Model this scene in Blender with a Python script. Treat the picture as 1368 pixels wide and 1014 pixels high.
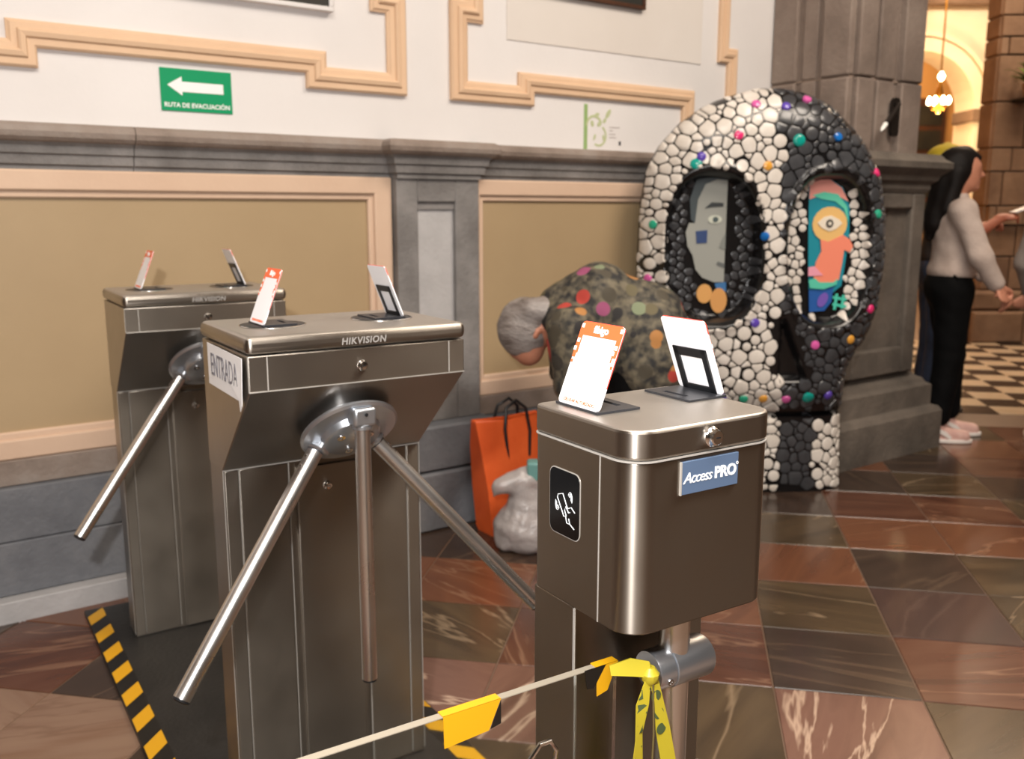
import bpy, bmesh, math, random
import numpy as np
from math import sin, cos, radians, pi, sqrt, atan2
from mathutils import Vector, Matrix
random.seed(7); np.random.seed(7)
for o_ in list(bpy.data.objects): bpy.data.objects.remove(o_, do_unlink=True)
SC = bpy.context.scene
COL = SC.collection
R = radians

# ------------------------------------------------------------------ camera
PITCH, FPX, CAMH = 10.3, 1237.0, 1.25
cam_d = bpy.data.cameras.new('camera'); cam = bpy.data.objects.new('camera', cam_d); COL.objects.link(cam)
cam.location = (0, 0, CAMH); cam.rotation_euler = (R(90 - PITCH), 0, 0)
cam_d.sensor_width = 36.0; cam_d.lens = 36.0 * FPX / 1368.0
cam_d.clip_start = 0.02
cam_d.dof.use_dof = True; cam_d.dof.focus_distance = 1.15; cam_d.dof.aperture_fstop = 7.0
SC.camera = cam
# ------------------------------------------------------------------ world, lights, exposure
world = bpy.data.worlds.new('world'); SC.world = world; world.use_nodes = True
bg = world.node_tree.nodes['Background']; bg.inputs[0].default_value = (0.60, 0.50, 0.42, 1); bg.inputs[1].default_value = 0.25
def lamp(name, kind, loc, energy, color, size=None, rot=None, **kw):
    l = bpy.data.lights.new(name, kind); l.energy = energy; l.color = color
    o = bpy.data.objects.new(name, l); COL.objects.link(o); o.location = loc
    if kind == 'AREA':
        l.shape = 'RECTANGLE'; l.size, l.size_y = size
    elif size: l.shadow_soft_size = size
    if rot: o.rotation_euler = rot
    for k, v in kw.items(): setattr(l, k, v)
    return o
lamp('photographer_flash', 'POINT', (-0.16, -0.02, 1.57), 104, (1.0, 0.975, 0.955), 0.035)
lamp('hall_lamp_overhead', 'AREA', (0.2, -0.5, 4.05), 150, (1.0, 0.92, 0.83), (2.4, 2.4))
lamp('hall_lamp_further', 'AREA', (2.2, 2.2, 4.05), 100, (1.0, 0.88, 0.75), (1.6, 1.6))
lamp('nave_lamp', 'AREA', (4.6, 7.4, 5.0), 150, (1.0, 0.78, 0.56), (1.6, 1.6))
vs = SC.view_settings
vs.view_transform = 'Standard'; vs.look = 'None'; vs.exposure = 0.48; vs.gamma = 1.0
vs.use_curve_mapping = False

# ------------------------------------------------------------------ frames of reference
WA, TA = 54.5, 57.5                       # bearing of the long wall and of the turnstiles
def frame(bearing, o=(0, 0, 0)):          # local x along the bearing, local y away from the passage, z up
    a = R(bearing)
    return Matrix(((sin(a), -cos(a), 0, o[0]), (cos(a), sin(a), 0, o[1]), (0, 0, 1, o[2]), (0, 0, 0, 1)))
MW = frame(WA)                            # wall frame: (s along wall, m into wall, z)
WM = 3.20                                 # m of the plaster face

# ------------------------------------------------------------------ mesh building
def lin(c):
    return tuple(((v / 255) / 12.92 if v / 255 <= 0.04045 else ((v / 255 + 0.055) / 1.055) ** 2.4) for v in c[:3])
def rgba(c): return (*lin(c), 1)

class MB:
    def __init__(self, M=None): self.v = []; self.f = []; self.M = M
    def add(self, vs_, fs_):
        b = len(self.v)
        self.v += [tuple((self.M @ Vector(p)) if self.M else p) for p in vs_]
        self.f += [tuple(b + i for i in f) for f in fs_]
        return self
    def box(self, x0, x1, y0, y1, z0, z1):
        vs_ = [(x, y, z) for z in (z0, z1) for y in (y0, y1) for x in (x0, x1)]
        return self.add(vs_, [(0, 2, 3, 1), (4, 5, 7, 6), (0, 1, 5, 4), (2, 6, 7, 3), (0, 4, 6, 2), (1, 3, 7, 5)])
    def cbox(self, x0, x1, y0, y1, z0, z1, c=0.004):      # box whose vertical faces' -y side and edges are chamfered
        def ring(i, y): return [(x0 + i, y, z0 + i), (x1 - i, y, z0 + i), (x1 - i, y, z1 - i), (x0 + i, y, z1 - i)]
        vs_ = ring(0, y1) + ring(0, y0 + c) + ring(c, y0)
        fs = [(3, 2, 1, 0), (8, 9, 10, 11)]
        for a in (0, 4):
            for k in range(4): fs.append((a + k, a + (k + 1) % 4, a + 4 + (k + 1) % 4, a + 4 + k))
        return self.add(vs_, fs)
    def prism(self, pts, off):                             # planar polygon (3-D) swept by a vector
        n = len(pts); off = Vector(off)
        vs_ = [tuple(p) for p in pts] + [tuple(Vector(p) + off) for p in pts]
        return self.add(vs_, [tuple(range(n))[::-1], tuple(range(n, 2 * n))] + [(i, (i + 1) % n, n + (i + 1) % n, n + i) for i in range(n)])
    def tube(self, pts, r, n=10, caps=True):
        pts = [Vector(p) for p in pts]; rs = r if isinstance(r, (list, tuple)) else [r] * len(pts)
        vs_ = []; up = None
        for i, p in enumerate(pts):
            t = (pts[min(i + 1, len(pts) - 1)] - pts[max(i - 1, 0)]).normalized()
            if up is None:
                up = Vector((0, 0, 1)) if abs(t.z) < 0.9 else Vector((1, 0, 0))
            a = t.cross(up).normalized(); b = a.cross(t).normalized(); up = b
            for k in range(n):
                q = p + (a * cos(2 * pi * k / n) + b * sin(2 * pi * k / n)) * rs[i]; vs_.append(tuple(q))
        fs = []
        for i in range(len(pts) - 1):
            for k in range(n): fs.append((i * n + k, i * n + (k + 1) % n, (i + 1) * n + (k + 1) % n, (i + 1) * n + k))
        if caps: fs += [tuple(range(n))[::-1], tuple(range((len(pts) - 1) * n, len(pts) * n))]
        return self.add(vs_, fs)
    def lathe(self, prof, n=24, M=None, cap=True):         # profile [(r, z)]
        vs_ = []
        for r_, z in prof:
            for k in range(n):
                p = Vector((r_ * cos(2 * pi * k / n), r_ * sin(2 * pi * k / n), z)); vs_.append(tuple(M @ p if M else p))
        fs = []
        for i in range(len(prof) - 1):
            for k in range(n): fs.append((i * n + k, i * n + (k + 1) % n, (i + 1) * n + (k + 1) % n, (i + 1) * n + k))
        if cap: fs += [tuple(range(n))[::-1], tuple(range((len(prof) - 1) * n, len(prof) * n))]
        return self.add(vs_, fs)
    def ribbon(self, pts, side, w, th):                    # flat strip along pts, width along side vectors
        pts = [Vector(p) for p in pts]; n = len(pts); vs_ = []
        for i, p in enumerate(pts):
            s = Vector(side[i] if isinstance(side, list) else side).normalized()
            t = (pts[min(i + 1, n - 1)] - pts[max(i - 1, 0)]).normalized(); nn = s.cross(t).normalized()
            ww = w[i] if isinstance(w, (list, tuple)) else w
            for a, b in ((-.5, -.5), (.5, -.5), (.5, .5), (-.5, .5)): vs_.append(tuple(p + s * ww * a + nn * th * b))
        fs = [(3, 2, 1, 0), tuple(4 * (n - 1) + k for k in range(4))]
        for i in range(n - 1):
            for k in range(4): fs.append((4 * i + k, 4 * i + (k + 1) % 4, 4 * i + 4 + (k + 1) % 4, 4 * i + 4 + k))
        return self.add(vs_, fs)
    def mesh(self, name, smooth=True, ang=35):
        me = bpy.data.meshes.new(name); me.from_pydata(self.v, [], self.f)
        bm = bmesh.new(); bm.from_mesh(me); bmesh.ops.recalc_face_normals(bm, faces=bm.faces); bm.to_mesh(me); bm.free()
        if smooth:
            me.polygons.foreach_set('use_smooth', [True] * len(me.polygons)); me.set_sharp_from_angle(angle=R(ang))
        me.update(); return me
    def build(self, name, material, parent=None, smooth=True, bevel=0, ang=35, M=None):
        o = bpy.data.objects.new(name, self.mesh(name, smooth, ang)); COL.objects.link(o)
        if material: o.data.materials.append(material)
        if parent: o.parent = parent
        if M is not None: o.matrix_world = M
        if bevel:
            b = o.modifiers.new('bevel', 'BEVEL'); b.width = bevel; b.segments = 2; b.limit_method = 'ANGLE'; b.angle_limit = R(40)
            b.harden_normals = False
        return o
def empty(name, M):
    o = bpy.data.objects.new(name, None); COL.objects.link(o); o.matrix_world = M; o.empty_display_size = 0.05; return o
def tag(o, label=None, cat=None, group=None, kind=None):
    if label: o['label'] = label
    if cat: o['category'] = cat
    if group: o['group'] = group
    if kind: o['kind'] = kind
    return o
def struct(o): o['kind'] = 'structure'; return o
def copy_tree(o, parent=None):
    c = o.copy(); COL.objects.link(c); c.parent = parent
    for ch in [x for x in bpy.data.objects if x.parent == o]: copy_tree(ch, c)
    return c
def rrect(x0, x1, y0, y1, r, n=5):                         # rounded rectangle outline
    rr = r if isinstance(r, (list, tuple)) else [r] * 4
    out = []
    for (cx, cy, a0, q) in ((x1 - rr[0], y1 - rr[0], 0, rr[0]), (x0 + rr[1], y1 - rr[1], 90, rr[1]), (x0 + rr[2], y0 + rr[2], 180, rr[2]), (x1 - rr[3], y0 + rr[3], 270, rr[3])):
        for k in range(n + 1):
            a = R(a0 + 90 * k / n); out.append((cx + q * cos(a), cy + q * sin(a)))
    return out
def text_mb(txt, size, depth=0.0006, shear=0.0, offset=0.0, M=None, align='CENTER', spacing=1.0):
    cu = bpy.data.curves.new('t', 'FONT'); cu.body = txt; cu.size = size; cu.extrude = depth; cu.shear = shear; cu.offset = offset
    cu.align_x = align; cu.align_y = 'CENTER'; cu.resolution_u = 3; cu.space_character = spacing
    o = bpy.data.objects.new('t', cu); COL.objects.link(o)
    dg = bpy.context.evaluated_depsgraph_get(); me = bpy.data.meshes.new_from_object(o.evaluated_get(dg))
    mb = MB(M); mb.add([tuple(v.co) for v in me.vertices], [tuple(p.vertices) for p in me.polygons])
    bpy.data.objects.remove(o, do_unlink=True); bpy.data.curves.remove(cu); bpy.data.meshes.remove(me)
    return mb

# ------------------------------------------------------------------ materials
def newmat(name):
    m = bpy.data.materials.new(name); m.use_nodes = True
    nt = m.node_tree; return m, nt, nt.nodes['Principled BSDF']
def plain(name, c, rough=0.5, metal=0.0, **kw):
    m, nt, b = newmat(name); b.inputs['Base Color'].default_value = rgba(c); b.inputs['Roughness'].default_value = rough; b.inputs['Metallic'].default_value = metal
    for k, v in kw.items(): b.inputs[k].default_value = v
    return m
def mottled(name, cols, scale=4.0, rough=0.7, bump=0.0, bscale=40.0, detail=6.0, stretch=(1, 1, 1), perobj=False, metal=0.0, rvar=0.0, coords='pos'):
    m, nt, b = newmat(name); N = nt.nodes; Lk = nt.links
    mp = N.new('ShaderNodeMapping'); mp.inputs['Scale'].default_value = stretch
    if coords == 'pos': g = N.new('ShaderNodeNewGeometry'); Lk.new(g.outputs['Position'], mp.inputs[0])
    else: g = N.new('ShaderNodeTexCoord'); Lk.new(g.outputs['Object'], mp.inputs[0])
    nz = N.new('ShaderNodeTexNoise'); nz.inputs['Scale'].default_value = scale; nz.inputs['Detail'].default_value = detail; nz.inputs['Roughness'].default_value = 0.6
    if perobj:
        nz.noise_dimensions = '4D'; oi = N.new('ShaderNodeObjectInfo'); mu = N.new('ShaderNodeMath'); mu.operation = 'MULTIPLY'; mu.inputs[1].default_value = 40
        Lk.new(oi.outputs['Random'], mu.inputs[0]); Lk.new(mu.outputs[0], nz.inputs['W'])
    Lk.new(mp.outputs[0], nz.inputs['Vector'])
    rp = N.new('ShaderNodeValToRGB'); el = rp.color_ramp.elements
    while len(el) < len(cols): el.new(0.5)
    for i, c in enumerate(cols):
        el[i].position = 0.28 + 0.44 * i / max(1, len(cols) - 1); el[i].color = rgba(c)
    Lk.new(nz.outputs['Fac'], rp.inputs[0]); Lk.new(rp.outputs[0], b.inputs['Base Color'])
    b.inputs['Roughness'].default_value = rough; b.inputs['Metallic'].default_value = metal
    if rvar:
        mr = N.new('ShaderNodeMapRange'); mr.inputs[3].default_value = rough - rvar; mr.inputs[4].default_value = rough + rvar
        Lk.new(nz.outputs['Fac'], mr.inputs[0]); Lk.new(mr.outputs[0], b.inputs['Roughness'])
    if bump:
        n2 = N.new('ShaderNodeTexNoise'); n2.inputs['Scale'].default_value = bscale; n2.inputs['Detail'].default_value = 4
        Lk.new(mp.outputs[0], n2.inputs['Vector'])
        bp = N.new('ShaderNodeBump'); bp.inputs['Strength'].default_value = bump; bp.inputs['Distance'].default_value = 0.01
        Lk.new(n2.outputs['Fac'], bp.inputs['Height']); Lk.new(bp.outputs[0], b.inputs['Normal'])
    return m
def steel(name, c=(154, 147, 139), rough=0.36, stretch=(2, 2, 90), bump=0.03, aniso=0.9):
    m, nt, b = newmat(name); N = nt.nodes; Lk = nt.links
    tc = N.new('ShaderNodeTexCoord'); mp = N.new('ShaderNodeMapping'); mp.inputs['Scale'].default_value = stretch
    Lk.new(tc.outputs['Object'], mp.inputs[0])
    nz = N.new('ShaderNodeTexNoise'); nz.inputs['Scale'].default_value = 8; nz.inputs['Detail'].default_value = 5; Lk.new(mp.outputs[0], nz.inputs['Vector'])
    n3 = N.new('ShaderNodeTexNoise'); n3.inputs['Scale'].default_value = 9; n3.inputs['Detail'].default_value = 5; Lk.new(tc.outputs['Object'], n3.inputs['Vector'])
    mr = N.new('ShaderNodeMapRange'); mr.inputs[3].default_value = rough - 0.06; mr.inputs[4].default_value = rough + 0.10; Lk.new(n3.outputs['Fac'], mr.inputs[0]); Lk.new(mr.outputs[0], b.inputs['Roughness'])
    bp = N.new('ShaderNodeBump'); bp.inputs['Strength'].default_value = bump; bp.inputs['Distance'].default_value = 0.002
    Lk.new(nz.outputs['Fac'], bp.inputs['Height']); Lk.new(bp.outputs[0], b.inputs['Normal'])
    b.inputs['Base Color'].default_value = rgba(c); b.inputs['Metallic'].default_value = 1.0
    if aniso:                               # horizontal brushing spreads highlights up and down
        tg = N.new('ShaderNodeCombineXYZ'); tg.inputs[2].default_value = 1.0; Lk.new(tg.outputs[0], b.inputs['Tangent']); b.inputs['Anisotropic'].default_value = aniso
    return m
def marble(name, cols, vein=(205, 180, 150), vscale=1.6, vamt=0.5, rough=0.22):
    m, nt, b = newmat(name); N = nt.nodes; Lk = nt.links
    g = N.new('ShaderNodeNewGeometry'); oi = N.new('ShaderNodeObjectInfo'); mu = N.new('ShaderNodeMath'); mu.operation = 'MULTIPLY'; mu.inputs[1].default_value = 60
    Lk.new(oi.outputs['Random'], mu.inputs[0])
    va = N.new('ShaderNodeVectorRotate'); va.rotation_type = 'Z_AXIS'; Lk.new(g.outputs['Position'], va.inputs['Vector']); Lk.new(mu.outputs[0], va.inputs['Angle'])
    st = N.new('ShaderNodeMapping'); st.inputs['Scale'].default_value = (.55, 3.0, 1); Lk.new(va.outputs[0], st.inputs[0])
    nz = N.new('ShaderNodeTexNoise'); nz.noise_dimensions = '4D'; nz.inputs['Scale'].default_value = 3.2; nz.inputs['Detail'].default_value = 8; nz.inputs['Distortion'].default_value = 0.8
    Lk.new(st.outputs[0], nz.inputs['Vector']); Lk.new(mu.outputs[0], nz.inputs['W'])
    rp = N.new('ShaderNodeValToRGB'); el = rp.color_ramp.elements
    while len(el) < len(cols): el.new(0.5)
    for i, c in enumerate(cols): el[i].position = 0.3 + 0.4 * i / max(1, len(cols) - 1); el[i].color = rgba([q * 0.90 for q in c])
    Lk.new(nz.outputs['Fac'], rp.inputs[0])
    # thin pale veins: narrow band of a second distorted noise
    n2 = N.new('ShaderNodeTexNoise'); n2.noise_dimensions = '4D'; n2.inputs['Scale'].default_value = vscale; n2.inputs['Detail'].default_value = 5; n2.inputs['Distortion'].default_value = 1.6
    Lk.new(st.outputs[0], n2.inputs['Vector']); Lk.new(mu.outputs[0], n2.inputs['W'])
    r2 = N.new('ShaderNodeValToRGB'); e = r2.color_ramp.elements
    e[0].position = 0.488; e[0].color = (0, 0, 0, 1); e[1].position = 0.5; e[1].color = (vamt,) * 3 + (1,)
    e2 = e.new(0.512); e2.color = (0, 0, 0, 1)
    Lk.new(n2.outputs['Fac'], r2.inputs[0])
    mx = N.new('ShaderNodeMix'); mx.data_type = 'RGBA'; Lk.new(r2.outputs[0], mx.inputs['Factor']); Lk.new(rp.outputs[0], mx.inputs[6]); mx.inputs[7].default_value = rgba(vein)
    Lk.new(mx.outputs[2], b.inputs['Base Color']); b.inputs['Roughness'].default_value = rough
    return m
M = {}
M['plaster_white'] = mottled('plaster_white', [(218, 214, 212), (228, 225, 224)], 1.2, 0.8, 0.06, 60)
M['plaster_beige'] = mottled('plaster_beige', [(214, 207, 200), (222, 216, 210)], 1.5, 0.8)
M['peach'] = mottled('peach', [(212, 178, 146), (222, 190, 158)], 3, 0.7, 0.08, 50)
M['peach_dado'] = mottled('peach_dado', [(204, 174, 150), (212, 184, 160)], 3, 0.7, 0.08, 50)
M['tan'] = mottled('tan', [(164, 141, 108), (173, 150, 116)], 1.6, 0.55, 0.04, 30)
M['stone_grey'] = mottled('stone_grey', [(100, 96, 94), (122, 119, 117), (142, 138, 136)], 5, 0.75, 0.35, 60)
M['stone_cap'] = mottled('stone_cap', [(112, 98, 88), (138, 124, 114), (150, 140, 132)], 5, 0.7, 0.3, 60)
M['stone_base'] = mottled('stone_base', [(90, 92, 97), (108, 110, 115), (126, 127, 130)], 4, 0.75, 0.35, 50)
M['stone_pale'] = mottled('stone_pale', [(164, 162, 162), (186, 184, 184)], 6, 0.75, 0.25, 60)
M['stone_pillar'] = mottled('stone_pillar', [(110, 97, 88), (133, 118, 108), (150, 136, 125)], 3, 0.8, 0.35, 50)
M['stone_pedestal'] = mottled('stone_pedestal', [(70, 64, 58), (96, 88, 80), (116, 106, 96)], 3, 0.8, 0.4, 40)
M['mortar'] = plain('mortar', (146, 128, 114), 0.9)
M['stone_brown'] = mottled('stone_brown', [(96, 72, 56), (122, 96, 76), (138, 112, 92)], 2.5, 0.8, 0.4, 20, perobj=True)
M['cream'] = mottled('cream', [(236, 214, 184), (244, 226, 200)], 2, 0.8)
M['amber'] = plain('amber', (196, 150, 92), 0.8)
M['grout'] = plain('grout', (104, 82, 66), 0.7)
M['ceiling'] = plain('ceiling', (214, 200, 182), 0.9)
M['dark_wall'] = mottled('dark_wall', [(70, 62, 56), (92, 84, 76)], 1.5, 0.9)
M['steel'] = steel('brushed_steel')
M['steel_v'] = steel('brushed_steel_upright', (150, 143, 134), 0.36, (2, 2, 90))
M['steel_top'] = steel('brushed_steel_lid_lit', (192, 186, 178), 0.42, (2, 90, 2), 0.03, 0.0)  # paler than the upright steel: light from above put into the colour
M['chrome'] = plain('chrome', (214, 212, 210), 0.12, 1.0)
M['tube_steel'] = steel('tube_steel', (222, 220, 218), 0.27, (60, 60, 2), 0.02, 0.0)
M['cast_alu'] = plain('cast_aluminium', (190, 194, 200), 0.32, 0.9)
M['white_line'] = plain('pale_edge', (178, 174, 168), 0.35, 0.3)
M['black_plastic'] = plain('black_plastic', (26, 27, 30), 0.38)
M['grey_plastic'] = plain('dark_grey_plastic', (44, 45, 49), 0.34)
M['white_plastic'] = plain('white_plastic', (240, 240, 244), 0.35)
M['orange_print'] = plain('orange_print', (236, 104, 56), 0.4)
M['red_edge'] = plain('red_print', (226, 72, 60), 0.4)
M['rubber'] = mottled('rubber', [(24, 23, 22), (40, 38, 36)], 6, 0.42, 0.1, 80)
M['tape_black'] = plain('tape_black', (22, 20, 18), 0.35)
M['tape_yellow'] = plain('tape_yellow', (206, 152, 20), 0.35)
M['ribbon_yellow'] = plain('ribbon_yellow', (182, 166, 44), 0.4)
M['ribbon_mark'] = plain('ribbon_mark', (70, 84, 52), 0.5)
M['paper'] = plain('paper', (228, 226, 226), 0.7)
M['ink'] = plain('ink', (52, 50, 54), 0.6)
M['glass_black'] = plain('glass_black', (8, 8, 9), 0.12)
M['icon_white'] = plain('icon_white', (214, 220, 224), 0.5)
M['badge_blue'] = plain('badge_blue', (80, 98, 124), 0.4)
M['white'] = plain('white_print', (240, 240, 240), 0.5)
M['sign_green'] = plain('sign_green', (0, 148, 96), 0.4)
M['acrylic'] = plain('acrylic', (235, 240, 238), 0.04, **{'Transmission Weight': 1.0, 'IOR': 1.30})
M['acrylic_edge'] = plain('acrylic_edge', (142, 134, 120), 0.3)
M['tile_white'] = marble('tile_white', [(214, 190, 160), (226, 206, 180)], (200, 180, 150), 2, 0.2)
M['tile_black'] = marble('tile_black', [(40, 30, 26), (58, 46, 40)], (90, 80, 70), 2, 0.2)
M['wood'] = mottled('wood', [(60, 34, 20), (92, 54, 30)], 3, 0.5)
M['canvas_dark'] = mottled('canvas_dark', [(24, 26, 24), (50, 46, 36)], 3, 0.6)
M['tiles'] = dict(
    r=marble('marble_red', [(72, 43, 33), (94, 58, 43), (106, 71, 54)], (170, 134, 108), 0.9, 0.3),
    o=marble('marble_orange', [(98, 60, 42), (116, 74, 51), (106, 66, 46)], (180, 146, 118), 0.9, 0.2),
    g=marble('marble_olive', [(62, 50, 36), (80, 64, 46), (96, 78, 56)], (176, 152, 124), 0.9, 0.4),
    d=marble('marble_dark', [(54, 42, 35), (64, 50, 42), (74, 58, 48)], (130, 106, 84), 0.8, 0.2),
    p=marble('marble_plum', [(62, 46, 42), (74, 54, 49), (82, 62, 54)], (120, 98, 86), 0.8, 0.15),
    k=marble('marble_pink', [(96, 66, 54), (124, 90, 76), (112, 78, 66)], (196, 170, 148), 0.9, 0.7),
    t=marble('marble_tan', [(118, 84, 62), (136, 108, 90), (146, 118, 98)], (96, 70, 54), 1.0, 0.4))
# ================================================================== SETTING
# ---- floor: slab with single marble slabs laid on the diagonal
TU = 10.5; TS = 0.376; U0, V0 = 0.27, 3.5
MT = Matrix.Rotation(R(-TU), 4, 'Z')
floor = struct(MB().box(-8, 9.5, -3.6, 17, -0.06, -0.0035).build('floor', M['grout'], smooth=False))
def slab_mesh(name, s, gap=0.0022, ch=0.0015, th=0.012):
    h = s / 2 - gap; vs_ = []
    for i, z in ((0, -th), (0, -ch), (ch, 0)):
        e = h - i; vs_ += [(-e, -e, z), (e, -e, z), (e, e, z), (-e, e, z)]
    fs = [(3, 2, 1, 0), (8, 9, 10, 11)]
    for a in (0, 4):
        for k in range(4): fs.append((a + k, a + (k + 1) % 4, a + 4 + (k + 1) % 4, a + 4 + k))
    mb = MB(); mb.add(vs_, fs); return mb
slab_meshes = {}
for k_, mt in M['tiles'].items():
    me = slab_mesh('slab', TS).mesh('marble_slab', False); me.materials.append(mt); slab_meshes[k_] = me
known = {(-6, -4): 'r', (-5, -5): 't', (-5, -4): 'd', (-6, -5): 't', (-4, -5): 'd', (-3, -4): 'k', (-3, -3): 'g', (-3, -2): 'o', (-3, -1): 'd', (-2, -4): 'k', (-2, -3): 'r',
         (-2, -2): 'r', (-1, -4): 'g', (-1, -3): 'r', (-1, -2): 'o', (0, -4): 'k', (0, -3): 'd', (0, -2): 'g', (0, -1): 'o', (0, 0): 'g', (1, -4): 'g', (1, -3): 'r', (1, -2): 'p', (1, -1): 'd',
         (1, 0): 'o', (1, 1): 'r', (2, -2): 'g', (2, -1): 'g', (2, 0): 'o', (2, 1): 'r', (2, 2): 'g', (2, 3): 'd', (3, 2): 'd', (3, 3): 'r', (3, 4): 'o', (1, 2): 'd', (0, 1): 'd', (3, 1): 'g', (3, 0): 'r', (3, -1): 'r', (2, -3): 'p', (4, 4): 'r', (4, 3): 'g', (5, 4): 'o'}
CHV = 5.93                                  # where the chequered floor of the nave starts (along v)
for i in range(-7, 10):
    for j in range(-8, 7):
        u, v = U0 + (i + .5) * TS, V0 + (j + .5) * TS
        p = MT @ Vector((u, v, 0))
        mwall = -sin(R(90 - WA)) * p.x + cos(R(90 - WA)) * p.y
        if mwall > 3.3 or p.x < -2.1 or p.x > 3.9 or p.y < 0.75 or v + TS / 2 > CHV + .2: continue
        if p.y < 1.6 and abs(p.x) > 1.3: continue
        o = bpy.data.objects.new('marble_slab', slab_meshes[known.get((i, j)) or random.choice('rogdgdrp')]); COL.objects.link(o); o.parent = floor
        o.matrix_world = MT @ Matrix.Translation((u, v, random.uniform(-.0006, .0004))) @ Matrix.Rotation(random.choice((0, 1, 2, 3)) * pi / 2, 4, 'Z')
cs = 0.25
cw = slab_mesh('c', cs).mesh('chequer_tile', False); cw.materials.append(M['tile_white'])
cb = slab_mesh('c', cs).mesh('chequer_tile', False); cb.materials.append(M['tile_black'])
v_start = V0 + 6 * TS + 0.376
for i in range(0, 24):
    for j in range(0, 15):
        u, v = 0.6 + i * cs, CHV + .2 + (j + .5) * cs
        p = MT @ Vector((u, v, 0))
        if p.x < 0.40 * p.y or p.x > 0.60 * p.y or p.y > 9.0: continue
        o = bpy.data.objects.new('chequer_tile', cb if (i + j) % 2 else cw); COL.objects.link(o); o.parent = floor
        o.matrix_world = MT @ Matrix.Translation((u, v, 0))

# ---- shell
struct(MB().box(-8, 4.6, -3.6, 6.6, 4.2, 4.3).build('ceiling', M['ceiling'], smooth=False))
struct(MB().box(-8, 9.5, -3.75, -3.6, -.05, 4.2).build('wall_rear', M['dark_wall'], smooth=False))
struct(MB().box(8.0, 8.15, -3.6, 9.0, -.05, 4.2).build('wall_east', M['dark_wall'], smooth=False))
wall = struct(MB(MW).box(-7.5, 4.0, WM, WM + .2, -.05, 4.2).build('wall_back', M['plaster_white'], smooth=False))

def wchild(name, mb, mt, **kw): return mb.build(name, mt, wall, **kw)
# dado: tan panels set inside stepped peach borders
def dado(s0, s1, z0, z1, left_open=False):
    w1 = .085; ws = .095
    a = s0 if left_open else s0 + ws * .45
    b = s1 - (ws if left_open else .16)
    wchild('dado_panel', MB(MW).box(a, b, WM - .012, WM + .01, z0 + w1, z1 - w1), M['tan'], smooth=False)
    def bars(nm, g, y):
        wchild(nm, MB(MW).box(s0, s1, y, WM - .001, z1 - w1 + g, z1), M['peach_dado'], bevel=.006)
        wchild(nm, MB(MW).box(s0, s1, y, WM - .001, z0, z0 + w1 - g), M['peach_dado'], bevel=.006)
        wchild(nm, MB(MW).box(b + g, s1, y - .0005, WM - .001, z0, z1), M['peach_dado'], bevel=.006)
        if not left_open: wchild(nm, MB(MW).box(s0, a - g, y - .0005, WM - .001, z0, z1), M['peach_dado'], bevel=.006)
    bars('dado_border', .022, WM - .036); bars('dado_bead', 0.0, WM - .024)
dado(-5.0, 1.70, .49, 1.375, True)
dado(2.08, 3.95, .49, 1.375)
# stone chair rail
def loft(prof, s0, s1, mf, mb_, nm, mt, par, **kw):       # prof [(offset, z)], rectangle grows by offset to both sides and front
    vs_ = []; fs = []
    for q, z in prof: vs_ += [(s0 - q, mf - q, z), (s1 + q, mf - q, z), (s1 + q, mb_, z), (s0 - q, mb_, z)]
    n = len(prof)
    for i in range(n - 1):
        for k in range(4): fs.append((4 * i + k, 4 * i + (k + 1) % 4, 4 * i + 4 + (k + 1) % 4, 4 * i + 4 + k))
    fs += [(3, 2, 1, 0), tuple(4 * n - 4 + k for k in range(4))]
    mb = MB(MW); mb.add(vs_, fs); return mb.build(nm, mt, par, **kw)
body = [(.012, 1.372), (.012, 1.388), (.022, 1.392), (.026, 1.420), (.034, 1.424), (.038, 1.446), (.048, 1.456)]
cap = [(.048, 1.456), (.058, 1.460), (.068, 1.470), (.072, 1.486), (.066, 1.502), (.052, 1.512)]
for s0, s1 in ((-5, -1.2), (-1.2, -.1), (-.1, .78), (.78, 1.72), (2.06, 3.05), (3.05, 3.9)):
    loft(body, s0 + .101, s1 - .101 + .2, WM, WM + .01, 'rail_body', M['stone_grey'], wall, ang=20) if False else None
    for nm, prof, mt in (('rail_body', body, M['stone_grey']), ('rail_cap', cap, M['stone_cap'])):
        poly = [(0, WM - q, z) for q, z in prof] + [(0, WM + .01, prof[-1][1]), (0, WM + .01, prof[0][1])]
        mb = MB(MW); mb.prism([(s0 + .0015, y, z) for _, y, z in poly], (s1 - s0 - .003, 0, 0)); mb.build(nm, mt, wall, ang=20)
loft(body, 1.715, 2.065, WM - .065, WM, 'pilaster_capital', M['stone_grey'], wall, ang=20)
loft(cap, 1.715, 2.065, WM - .065, WM, 'pilaster_capital_slab', M['stone_cap'], wall, ang=20)
# pilaster with sunk panel
PF = WM - .065
for x0, x1, z0, z1 in ((1.705, 1.795, .42, 1.375), (1.965, 2.075, .42, 1.375), (1.795, 1.965, 1.285, 1.375), (1.795, 1.965, .42, .60)):
    MB(MW).box(x0, x1, PF, WM, z0, z1).build('pilaster_stile', M['stone_grey'], wall, bevel=.004)
MB(MW).box(1.795, 1.965, PF + .022, WM, .6, 1.285).build('pilaster_panel', M['stone_pale'], wall, smooth=False)
MB(MW).box(1.795, 1.965, PF + .012, PF + .03, 1.258, 1.285).build('pilaster_panel_head', M['stone_grey'], wall, smooth=False)
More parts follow.
